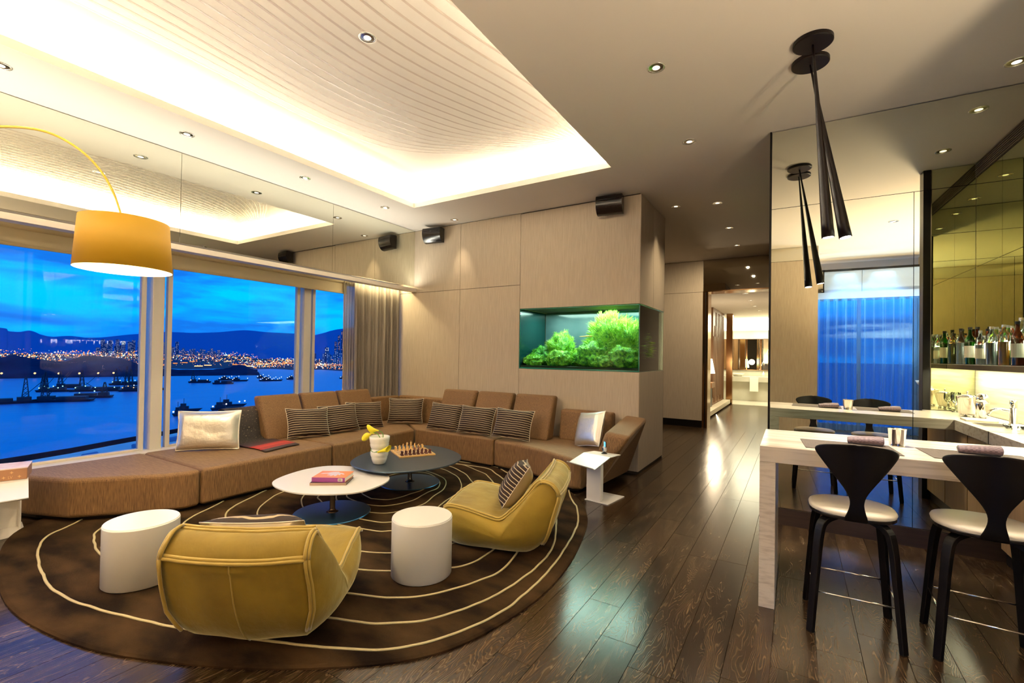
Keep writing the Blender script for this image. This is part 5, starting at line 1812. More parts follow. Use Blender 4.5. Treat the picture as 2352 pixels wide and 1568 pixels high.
# ------------------------------------------------------------------ aquarium
aq = thing('aquarium', 'long planted corner aquarium set into the panelled column', 'aquarium', (XA0, YB, ZA0))
LX, LY, LZ = XA1 - XA0, YC - YB - 0.014, ZA1 - ZA0
G_aq = glassmat('aquarium_glass', (0.82, 0.97, 0.94), 0.8, 0.0, 1.13)
m_edge = pmat('green_glass_edge', (0.02, 0.16, 0.12), 0.15)
MB().box(0.012, LX - 0.012, 0.004, 0.014, 0.006, LZ - 0.006).build('front_pane', G_aq, aq)
MB().box(LX - 0.014, LX - 0.004, 0.016, LY, 0.006, LZ - 0.006).build('side_pane', G_aq, aq)
MB().box(LX - 0.014, LX - 0.003, 0.003, 0.014, 0.004, LZ - 0.004).build('glass_edge', m_edge, aq)
MB().box(0.003, 0.011, 0.003, 0.014, 0.004, LZ - 0.004).build('glass_edge', m_edge, aq)
MB().box(0.003, LX - 0.003, 0.003, LY, 0.0, 0.005).box(0.003, LX - 0.003, 0.0035, 0.013, 0.0055, 0.018).build('floor_frame', m_edge, aq)
MB().box(0.003, LX - 0.003, 0.003, 0.012, LZ - 0.012, LZ - 0.004).box(LX - 0.013, LX - 0.003, 0.012, LY, LZ - 0.012, LZ - 0.004).build('top_frame', m_edge, aq)
m_backaq = pmat('dusky_blue_back_pane', (0.045, 0.085, 0.10), 0.12, var=(0.10, 0.14, 0.15), vscale=(2.4, 1, 3.0))
DB = 0.78
MB().box(0.02, 1.02, DB, DB + 0.01, 0.006, LZ - 0.004).build('back_pane', m_backaq, aq)
m_backaq2 = pmat('teal_back_pane', (0.006, 0.11, 0.13), 0.12)
MB().box(1.024, LX - 0.016, DB, DB + 0.01, 0.006, LZ - 0.004).build('back_pane', m_backaq2, aq)
MB().box(0.003, 0.012, 0.016, LY, 0.006, LZ - 0.004).build('end_pane', pmat('dark_teal_end', (0.003, 0.03, 0.03), 0.2), aq)
m_tile = pmat('pearly_glass_tile', (0.60, 0.72, 0.74), 0.15, 0.4)
# wall of small glass tiles at the passage end, seen through the side pane
for r_ in range(9):
    for k in range(4):
        a = LX - 0.40 + k * 0.095 + (0.04 if r_ % 2 else 0)
        z = 0.02 + r_ * 0.088
        MB().box(a, min(a + 0.089, LX - 0.018), LY - 0.028, LY - 0.018, z, z + 0.080).build('tile', m_tile, aq)
MB().box(LX - 0.62, LX - 0.016, LY - 0.016, LY - 0.004, 0.006, LZ - 0.004).build('tile_backing', m_backaq2, aq)
MB().box(LX - 0.63, LX - 0.62, DB + 0.012, LY - 0.018, 0.006, LZ - 0.004).build('inner_pane', m_backaq2, aq)
m_soil = pmat('dark_substrate', (0.03, 0.035, 0.015), 0.9)
MB().box(0.016, LX - 0.018, 0.018, DB - 0.004, 0.0065, 0.045).build('substrate', m_soil, aq)
m_moss = []
for i, (c1, c2) in enumerate((((0.02, 0.16, 0.005), (0.22, 0.55, 0.02)), ((0.03, 0.22, 0.01), (0.32, 0.62, 0.03)), ((0.012, 0.12, 0.012), (0.08, 0.36, 0.02)))):
    m_moss.append(pmat('green_moss_%s' % ('deep', 'bright', 'dark')[i], c1, 0.6, var=c2, vscale=(26, 26, 26), vrange=(0.38, 0.66), bump=0.8, bscale=(60, 60, 60), bdist=0.01))
m_blade = pmat('bright_grass_blade', (0.16, 0.42, 0.02), 0.5, var=(0.50, 0.68, 0.10), vscale=(9, 9, 9))
m_blade2 = pmat('deep_grass_blade', (0.04, 0.26, 0.015), 0.5, var=(0.16, 0.48, 0.03), vscale=(9, 9, 9))
def moss(lab, x, y, z, rx, ry, rz_, mat, nb, bl_, seed, bm_=None):
    rnd = random.Random(seed)
    t_ = thing('moss_mound', lab, 'aquatic plant', (XA0 + x, YB + y, ZA0 + 0.046), 0, 'moss mounds in the aquarium')
    bmh = bmesh.new()
    bmesh.ops.create_icosphere(bmh, subdivisions=4, radius=1)
    vs = []
    for v in bmh.verts:
        p = v.co.copy()
        k = 1 + 0.34 * mnoise.noise(p * 2.4 + Vector((seed, 0, 0))) + 0.14 * mnoise.noise(p * 6 + Vector((seed, 3, 0)))
        vs.append((p.x * rx * k, p.y * ry * k, max(-0.0, z * 0 + p.z * rz_ * k + rz_ * 0.72)))
    fs = [tuple(v.index for v in f_.verts) for f_ in bmh.faces]
    bmh.free()
    q = MB()
    q.add(vs, fs)
    q.build('cushion', mat, t_, smooth=True, fix=False)
    q = MB()
    for _ in range(nb):
        a = rnd.uniform(0, 2 * PI)
        e2 = math.asin(rnd.uniform(-0.3, 1.0))
        d = Vector((math.cos(a) * math.cos(e2), math.sin(a) * math.cos(e2), math.sin(e2)))
        kk = 0.97 + 0.34 * mnoise.noise(d * 2.4 + Vector((seed, 0, 0))) + 0.14 * mnoise.noise(d * 6 + Vector((seed, 3, 0)))
        p = Vector((d.x * rx * kk, d.y * ry * kk, max(0.0, d.z * rz_ * kk + rz_ * 0.72)))
        ln = bl_ * rnd.uniform(0.5, 1.2)
        dd = (d + Vector((rnd.uniform(-0.5, 0.5), rnd.uniform(-0.5, 0.5), rnd.uniform(0, 0.7)))).normalized()
        s_ = dd.orthogonal().normalized() * 0.0028
        s_ = Matrix.Rotation(rnd.uniform(0, PI), 3, dd) @ s_
        tip = p + dd * ln + Vector((0, 0, -ln * 0.15))
        p0 = p - dd * 0.01
        q.add([p0 - s_, p0 + s_, p + dd * ln * 0.55 + s_ * 0.7, tip, p + dd * ln * 0.55 - s_ * 0.7], [(0, 1, 2, 3, 4)])
    b_o = q.build('blades', bm_ or m_blade, t_, fix=False)
    b_o['kind'] = 'stuff'
moss('highest grassy moss mound, crowned with long pale blades near the glass corner', 1.20, 0.48, 0, 0.30, 0.24, 0.40, m_moss[1], 3400, 0.11, 3)
moss('tall grassy moss mound right at the aquarium corner, its blades bent over', 1.46, 0.46, 0, 0.22, 0.24, 0.335, m_moss[1], 2800, 0.10, 4)
moss('broad middle moss mound below the tall grassy crown', 1.02, 0.26, 0, 0.24, 0.18, 0.185, m_moss[0], 1500, 0.030, 5, m_blade2)
moss('rounded moss mound in front at the aquarium corner', 1.46, 0.20, 0, 0.20, 0.15, 0.16, m_moss[0], 1300, 0.028, 6)
moss('small bright moss mound at the foot of the broad middle one', 1.20, 0.13, 0, 0.14, 0.10, 0.09, m_moss[1], 900, 0.022, 7)
moss('pointed moss mound rising in the far-left half of the aquarium', 0.47, 0.42, 0, 0.20, 0.20, 0.265, m_moss[0], 1800, 0.055, 8)
moss('dark bushy moss mound against the left end of the aquarium', 0.20, 0.36, 0, 0.19, 0.18, 0.15, m_moss[2], 1300, 0.030, 9, m_blade2)
moss('low bright moss mound at the front, left of the aquarium middle', 0.56, 0.15, 0, 0.17, 0.11, 0.125, m_moss[1], 1100, 0.026, 10)
moss('low ragged moss mound in the front left corner of the aquarium', 0.16, 0.14, 0, 0.14, 0.10, 0.085, m_moss[0], 900, 0.030, 11)
moss('narrow moss ridge linking the two groups of mounds', 0.76, 0.42, 0, 0.17, 0.14, 0.12, m_moss[1], 1000, 0.050, 12)
moss('moss cone at the passage end of the aquarium, seen through the side glass', 1.52, 0.98, 0, 0.13, 0.12, 0.23, m_moss[0], 1200, 0.05, 13, m_blade2)
t_ = thing('driftwood', 'thin orange driftwood stick poking out of the tall moss', 'driftwood', (XA0 + 0.80, YB + 0.30, ZA0 + 0.46))
MB().tube([(0, 0, 0), (0.12, 0.02, 0.006), (0.30, 0.06, -0.004)], [0.004, 0.010, 0.013], 7).build('stick', pmat('orange_wood', (0.60, 0.30, 0.05), 0.5), t_, smooth=True)
light('aquarium_lamp_end', 'AREA', (XA1 - 0.20, YB + 1.0, ZA1 - 0.02), 7.0, (0.80, 1.0, 0.95), size=0.2, size_y=0.35)
light('aquarium_lamp', 'AREA', (XA0 + 0.90, YB + 0.38, ZA1 - 0.02), 20, (0.85, 1.0, 0.88), size=1.5, size_y=0.5)

# ------------------------------------------------------------------ passage, bedroom side and bathroom beyond
XC0, XC1 = -1.74, 0.30
ZC = 2.868
Yb = 16.25
struct(MB().box(-4.0, 0.4, YF + 0.02, 20.0, ZC, ZC + 0.1).build('ceiling_passage', m_ceil))
struct(MB().box(-4.0, 0.4, YF, 16.25, -0.12, -0.001).build('floor_passage', m_plank))
m_marble = pmat('pale_marble', (0.62, 0.60, 0.50), 0.15, var=(0.52, 0.50, 0.40), vscale=(2, 2, 2))
struct(MB().box(-4.0, 0.4, 16.25, 20.0, -0.12, 0.001).build('floor_bathroom', m_marble))
struct(MB().box(-0.02, 0.30, YF + 0.2, 20.0, 0, ZC).build('wall_passage_side', m_wallfab))
m_ledge = pmat('cream_step', (0.72, 0.66, 0.50), 0.3)
st_ = thing('bedroom_step', 'low cream step glowing along the passage edge before the bedroom', 'step', (-1.86, 10.9, 0))
MB().box(-0.10, 0.10, 0, 5.1, 0.045, 0.16).build('tread', m_ledge, st_, bevel=0.004)
struct(MB().box(-4.0, -1.96, YF + 0.2, 16.2, 0.0, 0.15).build('floor_bedroom', pmat('brown_carpet', (0.20, 0.11, 0.05), 0.9)))
m_woodwall = pmat('walnut_slat_wall', (0.16, 0.075, 0.03), 0.4, var=(0.26, 0.13, 0.055), vscale=(14, 14, 1.2))
ww = struct(MB().box(-2.06, -1.98, 13.9, 16.1, 0.0, ZC).build('wall_bedroom', m_woodwall))
rnd = random.Random(5)
for i in range(22):
    y = 13.95 + i * 0.10
    MB().box(-1.98, -1.965, y, y + 0.05, rnd.choice([0.2, 0.35]), ZC - rnd.choice([0.1, 0.5, 0.8])).build('slat', m_woodwall, ww)
struct(MB().box(-4.0, -3.9, YF + 0.2, 20, 0, ZC).build('wall_bedroom_far', m_woodwall))
struct(MB().box(-3.9, -1.98, 16.15, 16.25, 0, ZC).build('wall_bedroom_end', m_woodwall))
struct(MB().box(-1.90, -1.72, 16.1, 16.35, 0, ZC).build('trim_4', m_bronze, bevel=0.005))
# bedside lamp, table and bench
t_ = thing('bedside_table', 'small brown bedside table with the glowing lamp beyond the doorway', 'table', (-2.02, 13.2, 0.151))
MB().box(-0.25, 0.16, -0.25, 0.30, 0.52, 0.66).build('drawer_box', m_woodwall, t_, bevel=0.004)
MB().box(-0.20, 0.10, -0.20, 0.25, 0.0, 0.519).build('base', m_darkwood, t_)
t_ = thing('table_lamp', 'glowing white cone-shaded table lamp beyond the doorway', 'table lamp', (-2.0, 13.15, 0.8115))
MB().lathe([(0, 0), (0.07, 0), (0.07, 0.02), (0.015, 0.03), (0.012, 0.30), (0, 0.30)], 18).build('stand', m_bronze, t_, smooth=True)
MB().lathe([(0.185, 0.24), (0.115, 0.62)], 32, cap=False).build('lamp_shade', pmat('lit_white_shade', (0.9, 0.85, 0.7), 0.6, emis=(1.0, 0.85, 0.58), emis_s=2.2), t_, smooth=True)
light('table_lamp_light', 'POINT', (-1.75, 12.7, 1.3), 20, WARM, 0.12)
t_ = thing('bench', 'long low dark bench in front of the wooden slat wall', 'bench', (-2.2, 11.9, 0.151))
MB().box(-0.30, 0.10, -0.35, 0.6, 0.05, 0.50).build('body', m_black, t_, bevel=0.01)
MB().box(-0.28, 0.08, -0.30, 0.55, 0.0, 0.05).build('plinth', m_darkwood, t_)
light('passage_glow', 'AREA', (-1.72, 13.0, 0.10), 9, (1.0, 0.9, 0.6), size=5.0, size_y=0.08, rot=(0, R(-60), R(90)) if False else (R(0), R(-70), R(0)))
for i, y in enumerate((11.2, 12.6, 14.0, 15.4)):
    downlight('recessed passage ceiling light, %s beyond the doorway' % ('first', 'second', 'third', 'fourth')[i], -0.95, y, ZC, power=20, r=0.05)
# bathroom back wall, mirror, vanity, towels
wbt = struct(MB().box(-4.0, 0.4, 18.4, 18.5, 0, ZC).build('wall_bathroom', m_marble))
MB().box(-2.6, 0.3, 18.30, 18.40, 2.45, ZC).build('light_panel', pmat('glowing_ceiling_band', (1, 1, 0.9), 0.5, emis=(1.0, 0.97, 0.72), emis_s=1.3), wbt)
t_ = thing('vanity_mirror', 'long framed mirror above the bathroom vanity', 'mirror', (-1.3, 18.36, 1.05))
MB().box(-1.2, 1.4, -0.01, 0.03, 0.0, 1.10).build('frame', m_bronze, t_)
MB().box(-1.18, -0.22, -0.016, -0.011, 0.02, 1.08).build('mirror_pane', m_mirror, t_)
MB().box(-0.18, 0.22, -0.016, -0.011, 0.02, 1.08).build('mirror_pane', m_mirror, t_)
MB().box(0.26, 1.38, -0.016, -0.011, 0.02, 1.08).build('mirror_pane', m_mirror, t_)
t_ = thing('vanity_counter', 'pale stone vanity counter in the bright bathroom', 'counter', (-1.3, 17.75, 0.0))
MB().box(-1.3, 1.26, 0.0, 0.62, 0.66, 0.84).build('countertop', m_marble, t_, bevel=0.005)
MB().box(-1.2, 1.2, 0.15, 0.60, 0.002, 0.66).build('body', m_marble, t_)
for i, x in enumerate((-1.22, -0.62)):
    t_ = thing('hand_towel', ['white hand towel hanging on the vanity, nearer the bronze jamb', 'white hand towel hanging on the vanity, nearer the mirrored wall'][i], 'towel', (x, 17.735, 0.34))
    MB().box(-0.13, 0.13, -0.012, 0.010, 0.0, 0.47).build('cloth', pmat('white_towel_%s' % 'ab'[i], (0.85, 0.83, 0.74), 0.9), t_, bevel=0.006)
t_ = thing('soap_bottle', 'small white soap bottle on the vanity counter', 'bottle', (-0.95, 17.95, 0.841))
MB().lathe([(0, 0), (0.035, 0), (0.035, 0.12), (0.012, 0.14), (0.012, 0.18), (0, 0.18)], 16).build('body', m_porcelain, t_, smooth=True)
t_ = thing('basin', 'white washbasin on the vanity counter beside the bronze jamb', 'basin', (-1.75, 18.0, 0.841))
MB().lathe([(0.0, 0.0), (0.12, 0.0), (0.22, 0.09), (0.21, 0.09), (0.11, 0.012), (0, 0.012)], 24).build('bowl', m_porcelain, t_, smooth=True)
light('bathroom_light', 'AREA', (-1.2, 17.4, ZC - 0.03), 48, (1.0, 0.94, 0.66), size=2.4, size_y=1.8)
light('bathroom_light_low', 'AREA', (-1.0, 16.6, ZC - 0.03), 22, (1.0, 0.94, 0.66), size=1.4, size_y=0.4)

# added fill lamps on the side and rear walls, unseen, to brighten the ceiling
def uplighter(lab, x, y, rz, power, colr=WARM):
    t_ = thing('wall_uplighter', lab, 'wall lamp', (x, y, UZ), rz, 'wall uplighters behind the viewer')
    MB().lathe([(0.02, 0.0), (0.10, 0.10), (0.13, 0.16), (0.125, 0.16), (0.095, 0.10), (0.02, 0.01)], 24, 0, -0.14).build('bowl', m_satinwhite, t_, smooth=True)
    MB().box(-0.03, 0.03, -0.13, 0.0, 0.02, 0.08).build('arm', m_black, t_)
    c_ = Matrix.Rotation(rz, 4, 'Z') @ Vector((0, -0.14, 0))
    l_ = light('uplighter_beam', 'SPOT', (x + c_.x, y + c_.y, UZ + 0.15), power, colr, 0.28, rot=(PI, 0, 0), spot=R(150), blend=0.8)
uplighter('white bowl uplighter on the side wall behind the viewer, nearer the bar', 2.39, 0.7, R(-90), FILL_UPL * 1.25)
uplighter('white bowl uplighter on the side wall behind the viewer, nearer the rear window', 2.39, -1.2, R(-90), FILL_UPL * 0.30, (0.35, 0.68, 1.0))
uplighter('white bowl uplighter on the rear wall behind the viewer', -1.9, -2.29, R(180), FILL_UPL * 1.2)
uplighter('white bowl uplighter on the rear wall in the window corner', -4.9, -2.29, R(180), FILL_UPL)

# curtain top glow, rear window wash
light('curtain_led', 'AREA', (-5.66, 5.15, 2.60), 5, (1.0, 0.85, 0.5), size=0.06, size_y=1.0)
light('blue_wash', 'AREA', (1.5, -1.73, 2.722), 12, (0.10, 0.45, 1.0), size=1.7, size_y=0.04, rot=(0, 0, 0))
for x in (1.15, 1.75):
    l_ = light('fascia_spot', 'SPOT', (x, -1.52, 3.46), 10, (0.50, 0.82, 1.0), 0.03, spot=R(60), blend=0.7)
    l_.rotation_euler = Vector((0, -0.35, -1)).to_track_quat('-Z', 'Y').to_euler()
light('blue_room', 'SPOT', (1.5, -1.0, 3.40), 70, (0.25, 0.62, 1.0), 0.03, spot=R(120))
light('valance_uplight', 'AREA', (-5.415, 1.7, 2.545), VUP, COVE, size=0.05, size_y=7.8, rot=(PI, 0, 0))

# ------------------------------------------------------------------ harbour outside
SEA = -58.5
m_sea = bpy.data.materials.new('dusk_sea')
m_sea.use_nodes = True
t = m_sea.node_tree
b_ = t.nodes['Principled BSDF']
b_.inputs['Base Color'].default_value = (0.0, 0.20, 0.45, 1)
b_.inputs['Roughness'].default_value = 0.38
b_.inputs['Specular IOR Level'].default_value = 0.75
tcn = N(t, 'ShaderNodeTexCoord')
mpn = N(t, 'ShaderNodeMapping')
mpn.inputs['Scale'].default_value = (0.02, 0.012, 0.02)
t.links.new(tcn.outputs['Object'], mpn.inputs[0])
nz = N(t, 'ShaderNodeTexNoise')
nz.inputs['Scale'].default_value = 1
nz.inputs['Detail'].default_value = 6
t.links.new(mpn.outputs[0], nz.inputs['Vector'])
bp = N(t, 'ShaderNodeBump')
bp.inputs['Strength'].default_value = 0.5
bp.inputs['Distance'].default_value = 4.0
t.links.new(nz.outputs['Fac'], bp.inputs['Height'])
t.links.new(bp.outputs[0], b_.inputs['Normal'])
struct(MB().box(-16000, 9000, -12000, 16000, SEA - 5, SEA).build('sea', m_sea))

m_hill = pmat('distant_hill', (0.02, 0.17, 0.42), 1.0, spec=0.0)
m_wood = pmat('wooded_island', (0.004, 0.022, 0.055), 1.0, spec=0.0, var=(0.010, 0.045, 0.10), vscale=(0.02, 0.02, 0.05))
HILL = [(-6996, -241, 54), (-6994, 301, 207), (-6945, 876, 194), (-6881, 1285, 200), (-6870, 1345, 168), (-6855, 1420, 163), (-6838, 1496, 180), (-6821, 1575, 142), (-6802, 1655, 123), (-6769, 1785, 137), (-6731, 1921, 123), (-6690, 2060, 134), (-6619, 2277, 173), (-6573, 2408, 189), (-6507, 2582, 217), (-6406, 2821, 217), (-6291, 3070, 234), (-6160, 3326, 273), (-6010, 3589, 256), (-5811, 3903, 251)]
HILL2 = [(-4700, 2600, -50), (-4450, 2800, 90), (-4199, 3068, 198), (-4123, 3169, 239), (-4016, 3303, 268), (-3842, 3504, 323), (-3584, 3767, 297), (-3031, 4225, 216), (-2500, 4700, 120)]
def ridge(name, pts, near, far, seed, mat, sub=6, rough=8.0):
    line = smoothpath(pts, sub)
    q = MB()
    rows = []
    for k, (s_, hk) in enumerate(((near, 0.0), (near + (1 - near) * 0.45, 0.34), (near + (1 - near) * 0.8, 0.78), (1.0, 1.0), ((1 + far) / 2, 0.6), (far, 0.0))):
        row = []
        for i, p in enumerate(line):
            z = SEA + (p.z - SEA) * hk
            nz_ = mnoise.noise(Vector((i * 0.45, k * 2.1, seed))) * rough * (1 if 0 < hk < 1 else 0.25 if hk == 1 else 0)
            row.append((p.x * s_, p.y * s_, z + nz_))
        rows.append(row)
    q.grid(lambda i, j: rows[j][i], len(line), 6)
    return struct(q.build(name, mat, smooth=True))
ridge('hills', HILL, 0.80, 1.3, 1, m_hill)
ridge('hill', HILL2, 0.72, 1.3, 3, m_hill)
PEN = [(-994, 108, -2), (-988, 152, -10), (-983, 184, -13), (-980, 197, -10), (-977, 214, -14), (-973, 232, -17), (-968, 251, -19), (-964, 265, -12), (-961, 275, -10), (-956, 295, -11), (-951, 308, -13), (-945, 326, -18), (-940, 342, -26), (-929, 370, -32), (-917, 398, -35), (-904, 428, -34), (-892, 452, -31), (-886, 464, -25), (-879, 476, -25), (-872, 489, -34), (-866, 499, -41)]
K_ = 1.42
PEN = [(x * K_, y * K_, 1.45 + (z - 1.45) * K_) for x, y, z in PEN]
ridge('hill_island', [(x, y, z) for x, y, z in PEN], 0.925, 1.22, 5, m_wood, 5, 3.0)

def emat(name, c, s_):
    return pmat(name, (0, 0, 0), 1.0, emis=c, emis_s=s_, sample=False)
E_or = emat('sodium_lamp_glow', (1.0, 0.30, 0.07), 0.62)
E_wa = emat('warm_lamp_glow', (1.0, 0.50, 0.20), 0.95)
E_wh = emat('white_lamp_glow', (0.75, 0.88, 1.0), 1.1)
E_win = emat('lit_tower_window', (0.50, 0.62, 1.0), 0.55)
E_wpk = emat('warm_tower_window', (1.0, 0.55, 0.45), 0.6)
E_bl = emat('teal_lamp_glow', (0.35, 1.0, 0.80), 1.2)
m_bldg = pmat('tower_concrete', (0.045, 0.10, 0.22), 0.9)
m_bldg_l = pmat('pale_tower_concrete', (0.16, 0.22, 0.36), 0.9)
m_hull = pmat('dark_ship_hull', (0.004, 0.012, 0.035), 0.6)
m_land = pmat('reclaimed_land', (0.012, 0.022, 0.05), 0.95)
m_quay = pmat('grey_quay', (0.80, 0.78, 0.66), 0.9, var=(0.50, 0.56, 0.55), vscale=(0.05, 0.05, 0.05))
m_rocks = pmat('dark_breakwater_rock', (0.006, 0.012, 0.02), 0.95, spec=0.0)

_b = bmesh.new()
bmesh.ops.create_icosphere(_b, subdivisions=1, radius=1)
ICO_V = [tuple(v.co) for v in _b.verts]
ICO_F = [tuple(v.index for v in f_.verts) for f_ in _b.faces]
_b.free()
def oct_(q, x, y, z, r):
    """A small round lamp."""
    q.add([(x + a * r, y + b2 * r, z + c2 * r) for a, b2, c2 in ICO_V], ICO_F)
rnd = random.Random(11)
# far shore land
A0_, A1_ = R(169.5), R(138.5)     # azimuth of the left picture edge .. the curtain
def polar(a, d, z): return (d * math.cos(a), d * math.sin(a), z)
q = MB()
na = 60
def shore_d(t_):
    # distance of the shoreline by azimuth fraction
    return 1900 - 200 * t_ - 260 * max(0, (t_ - 0.6)) ** 1.0 + 40 * math.sin(t_ * 40)
def P(i, j):
    t_ = -0.25 + 1.5 * i / na
    a = A0_ + (A1_ - A0_) * t_
    d = (shore_d(t_) if j == 0 else [0, 2600, 4200, 5600][j])
    return polar(a, d, SEA + [0.6, 1.5, 4, 10][j])
q.grid(P, na + 1, 4)
struct(q.build('land', m_land))
# port and street lights on that land
lights = {k: MB() for k in ('or', 'wa', 'wh', 'bl')}
for i in range(4200):
    t_ = rnd.random() * 1.15 - 0.08
    a = A0_ + (A1_ - A0_) * t_
    u = rnd.random()
    base = shore_d(t_) + 30
    d = base + (u ** 1.6) * (2900 if t_ < 0.62 else 1500)
    cl = mnoise.noise(Vector((t_ * 9, d / 600, 4)))
    if cl < -0.12 and rnd.random() < 0.75:
        continue
    z = SEA + rnd.choice([6, 10, 14, 22, 28]) * (1.2 if t_ < 0.6 else 0.7) + max(0, (d - 3000) / 100)
    k = rnd.choices(('or', 'wa', 'wh', 'bl'), (5.5, 2.6, 1.4, 0.4))[0]
    r_ = rnd.choice([0.6, 0.8, 1.0, 1.6]) * d / 2100 * (1.0 + max(0, cl) * 1.2)
    x, y, z = polar(a, d, z)
    oct_(lights[k], x, y, z, r_)
# elevated road lights along the water on the right
for i in range(120):
    t_ = 0.62 + 0.5 * i / 120
    a = A0_ + (A1_ - A0_) * t_
    x, y, z = polar(a, 1830 - 240 * (t_ - 0.5), SEA + 17 + 2 * math.sin(t_ * 20))
    oct_(lights['or'], x, y, z, 1.5)
names = {'or': 'orange_port_lights', 'wa': 'warm_port_lights', 'wh': 'white_port_lights', 'bl': 'teal_port_lights'}
labs = {'or': 'orange glowing lights of the container port across the water', 'wa': 'warm white glowing lights of the container port across the water', 'wh': 'cool white lights scattered over the far shore', 'bl': 'few teal lights scattered over the far shore'}
for k, q in lights.items():
    tag(q.build(names[k], {'or': E_or, 'wa': E_wa, 'wh': E_wh, 'bl': E_bl}[k], fix=False), labs[k], 'city lights', kind='stuff')
# port haze lit from below: low sheds with lit fronts
for i in range(26):
    t_ = 0.02 + 0.60 * i / 26 + rnd.uniform(-0.01, 0.01)
    a = A0_ + (A1_ - A0_) * t_
    d = rnd.uniform(1950, 2900)
    x, y, z = polar(a, d, SEA + 2)
    s_ = thing('port_shed', 'low shed with a lit orange front in the container port, %s from the left' % ORD[i], 'shed', (x, y, z), a, 'sheds of the container port')
    L = rnd.uniform(10, 30)
    MB().box(-15, 15, -L / 2, L / 2, 0, rnd.uniform(8, 16)).build('walls', m_bldg, s_)
    MB().box(-15.6, -15.1, -L / 2, L / 2, 1.5, 4.5).build('lit_front', E_or if rnd.random() < 0.7 else E_wa, s_)
# towers
def tower(lab, x, y, wd, dp, h, mat, em, group, seed, z0=SEA + 1, dens=0.35):
    r2 = random.Random(seed)
    rz = math.atan2(y, x)
    t_ = thing('tower_block', lab, 'building', (x, y, z0), rz, group)
    q = MB().box(-dp / 2, dp / 2, -wd / 2, wd / 2, -40 if z0 > SEA + 30 else 0, h)
    q.box(-dp / 4, dp / 4, -wd / 6, wd / 6, h, h + 3)
    q.build('walls', mat, t_)
    q = MB()
    nf, nc = max(3, int(h / 5)), max(2, int(wd / 5))
    for i in range(nf):
        for j in range(nc):
            if r2.random() < dens:
                yy = -wd / 2 + (j + 0.5) * wd / nc
                zz = (i + 0.5) * h / nf
                q.box(-dp / 2 - 0.5, -dp / 2 - 0.1, yy - 0.9, yy + 0.9, zz - 0.8, zz + 0.8)
    if q.v:
        o = q.build('lit_windows', em, t_)
        o['kind'] = 'stuff'
    return t_
for i in range(9):
    k = i / 8
    tower('pale housing block near the curtain, %s of its cluster from the left' % ORD[i], -1690 + 60 * k + (i % 2) * 6, 1246 + 78 * k, 13, 12, 52 + 6 * math.sin(i * 2.0) + (4 if i in (4, 5) else -3), m_bldg_l, E_win, 'pale housing blocks behind the right-hand quay', 40 + i, SEA + 4, 0.5)
for i in range(16):
    a = A0_ + (A1_ - A0_) * (0.40 + 0.105 * (i / 15))
    x, y, _ = polar(a, 3300 + 40 * (i % 3), 0)
    tower('slim lilac tower behind the container port, %s of its dense row from the left' % ORD[i], x, y, 16, 12, 55 + 14 * math.sin(i * 1.7), m_bldg_l, E_wpk, 'towers in the dense row behind the port', 60 + i, SEA + 2, 0.35)
for i in range(26):
    t_ = 0.20 + 0.19 * (i / 25) + rnd.uniform(-0.004, 0.004)
    a = A0_ + (A1_ - A0_) * t_
    x, y, _ = polar(a, 4300 + 60 * (i % 4), 0)
    tower('far small tower with white windows under the hills, %s from the left' % ORD[i], x, y, 22, 14, 60 + 60 * abs(math.sin(i * 1.3)), m_bldg, E_win, 'small towers under the hills', 90 + i, SEA + 8, 0.5)
for i in range(10):
    t_ = 0.875 + 0.10 * (i / 9)
    a = A0_ + (A1_ - A0_) * t_
    x, y, _ = polar(a, 2900, 0)
    tower('hillside tower with warm windows beyond the second mullion, %s from the left' % ORD[i], x, y, 14, 14, 60 + 25 * (i % 3), m_bldg, E_wpk, 'hillside towers at the right of the view', 130 + i, SEA + 62 + 14 * math.sin(i), 0.45)
x, y, _ = polar(A0_ + (A1_ - A0_) * 0.845, 2100, 0)
tower('single dark slim high-rise beside the second window mullion', x, y, 16, 16, 78, m_bldg, E_wh, None, 150, SEA + 2, 0.3)
x, y, _ = polar(A0_ + (A1_ - A0_) * 0.80, 2100, 0)
tower('dark lower high-rise left of the slim one by the mullion', x, y, 20, 16, 52, m_bldg, E_wh, None, 151, SEA + 2, 0.25)

# lamps on the wooded island and its shore
for i, (px_, py_) in enumerate(((-1318, 250), (-1290, 290), (-1262, 318), (-1246, 345), (-1236, 372), (-1232, 396), (-1222, 470), (-1216, 492))):
    s_ = 0.985
    t_ = thing('shore_lamp', 'glowing lamp post on the shore of the wooded island, %s from the left' % ORD[i], 'street lamp', (px_ * s_, py_ * s_, SEA), 0, 'lamps along the island shore')
    MB().tube([(0, 0, 0), (0, 0, 9)], 0.35, 6).build('post', m_hull, t_)
    q = MB(); oct_(q, 0, 0, 10, 2.0 if i < 6 else 1.6)
    q.build('lamp', E_wa if i < 6 else E_bl, t_, fix=False)
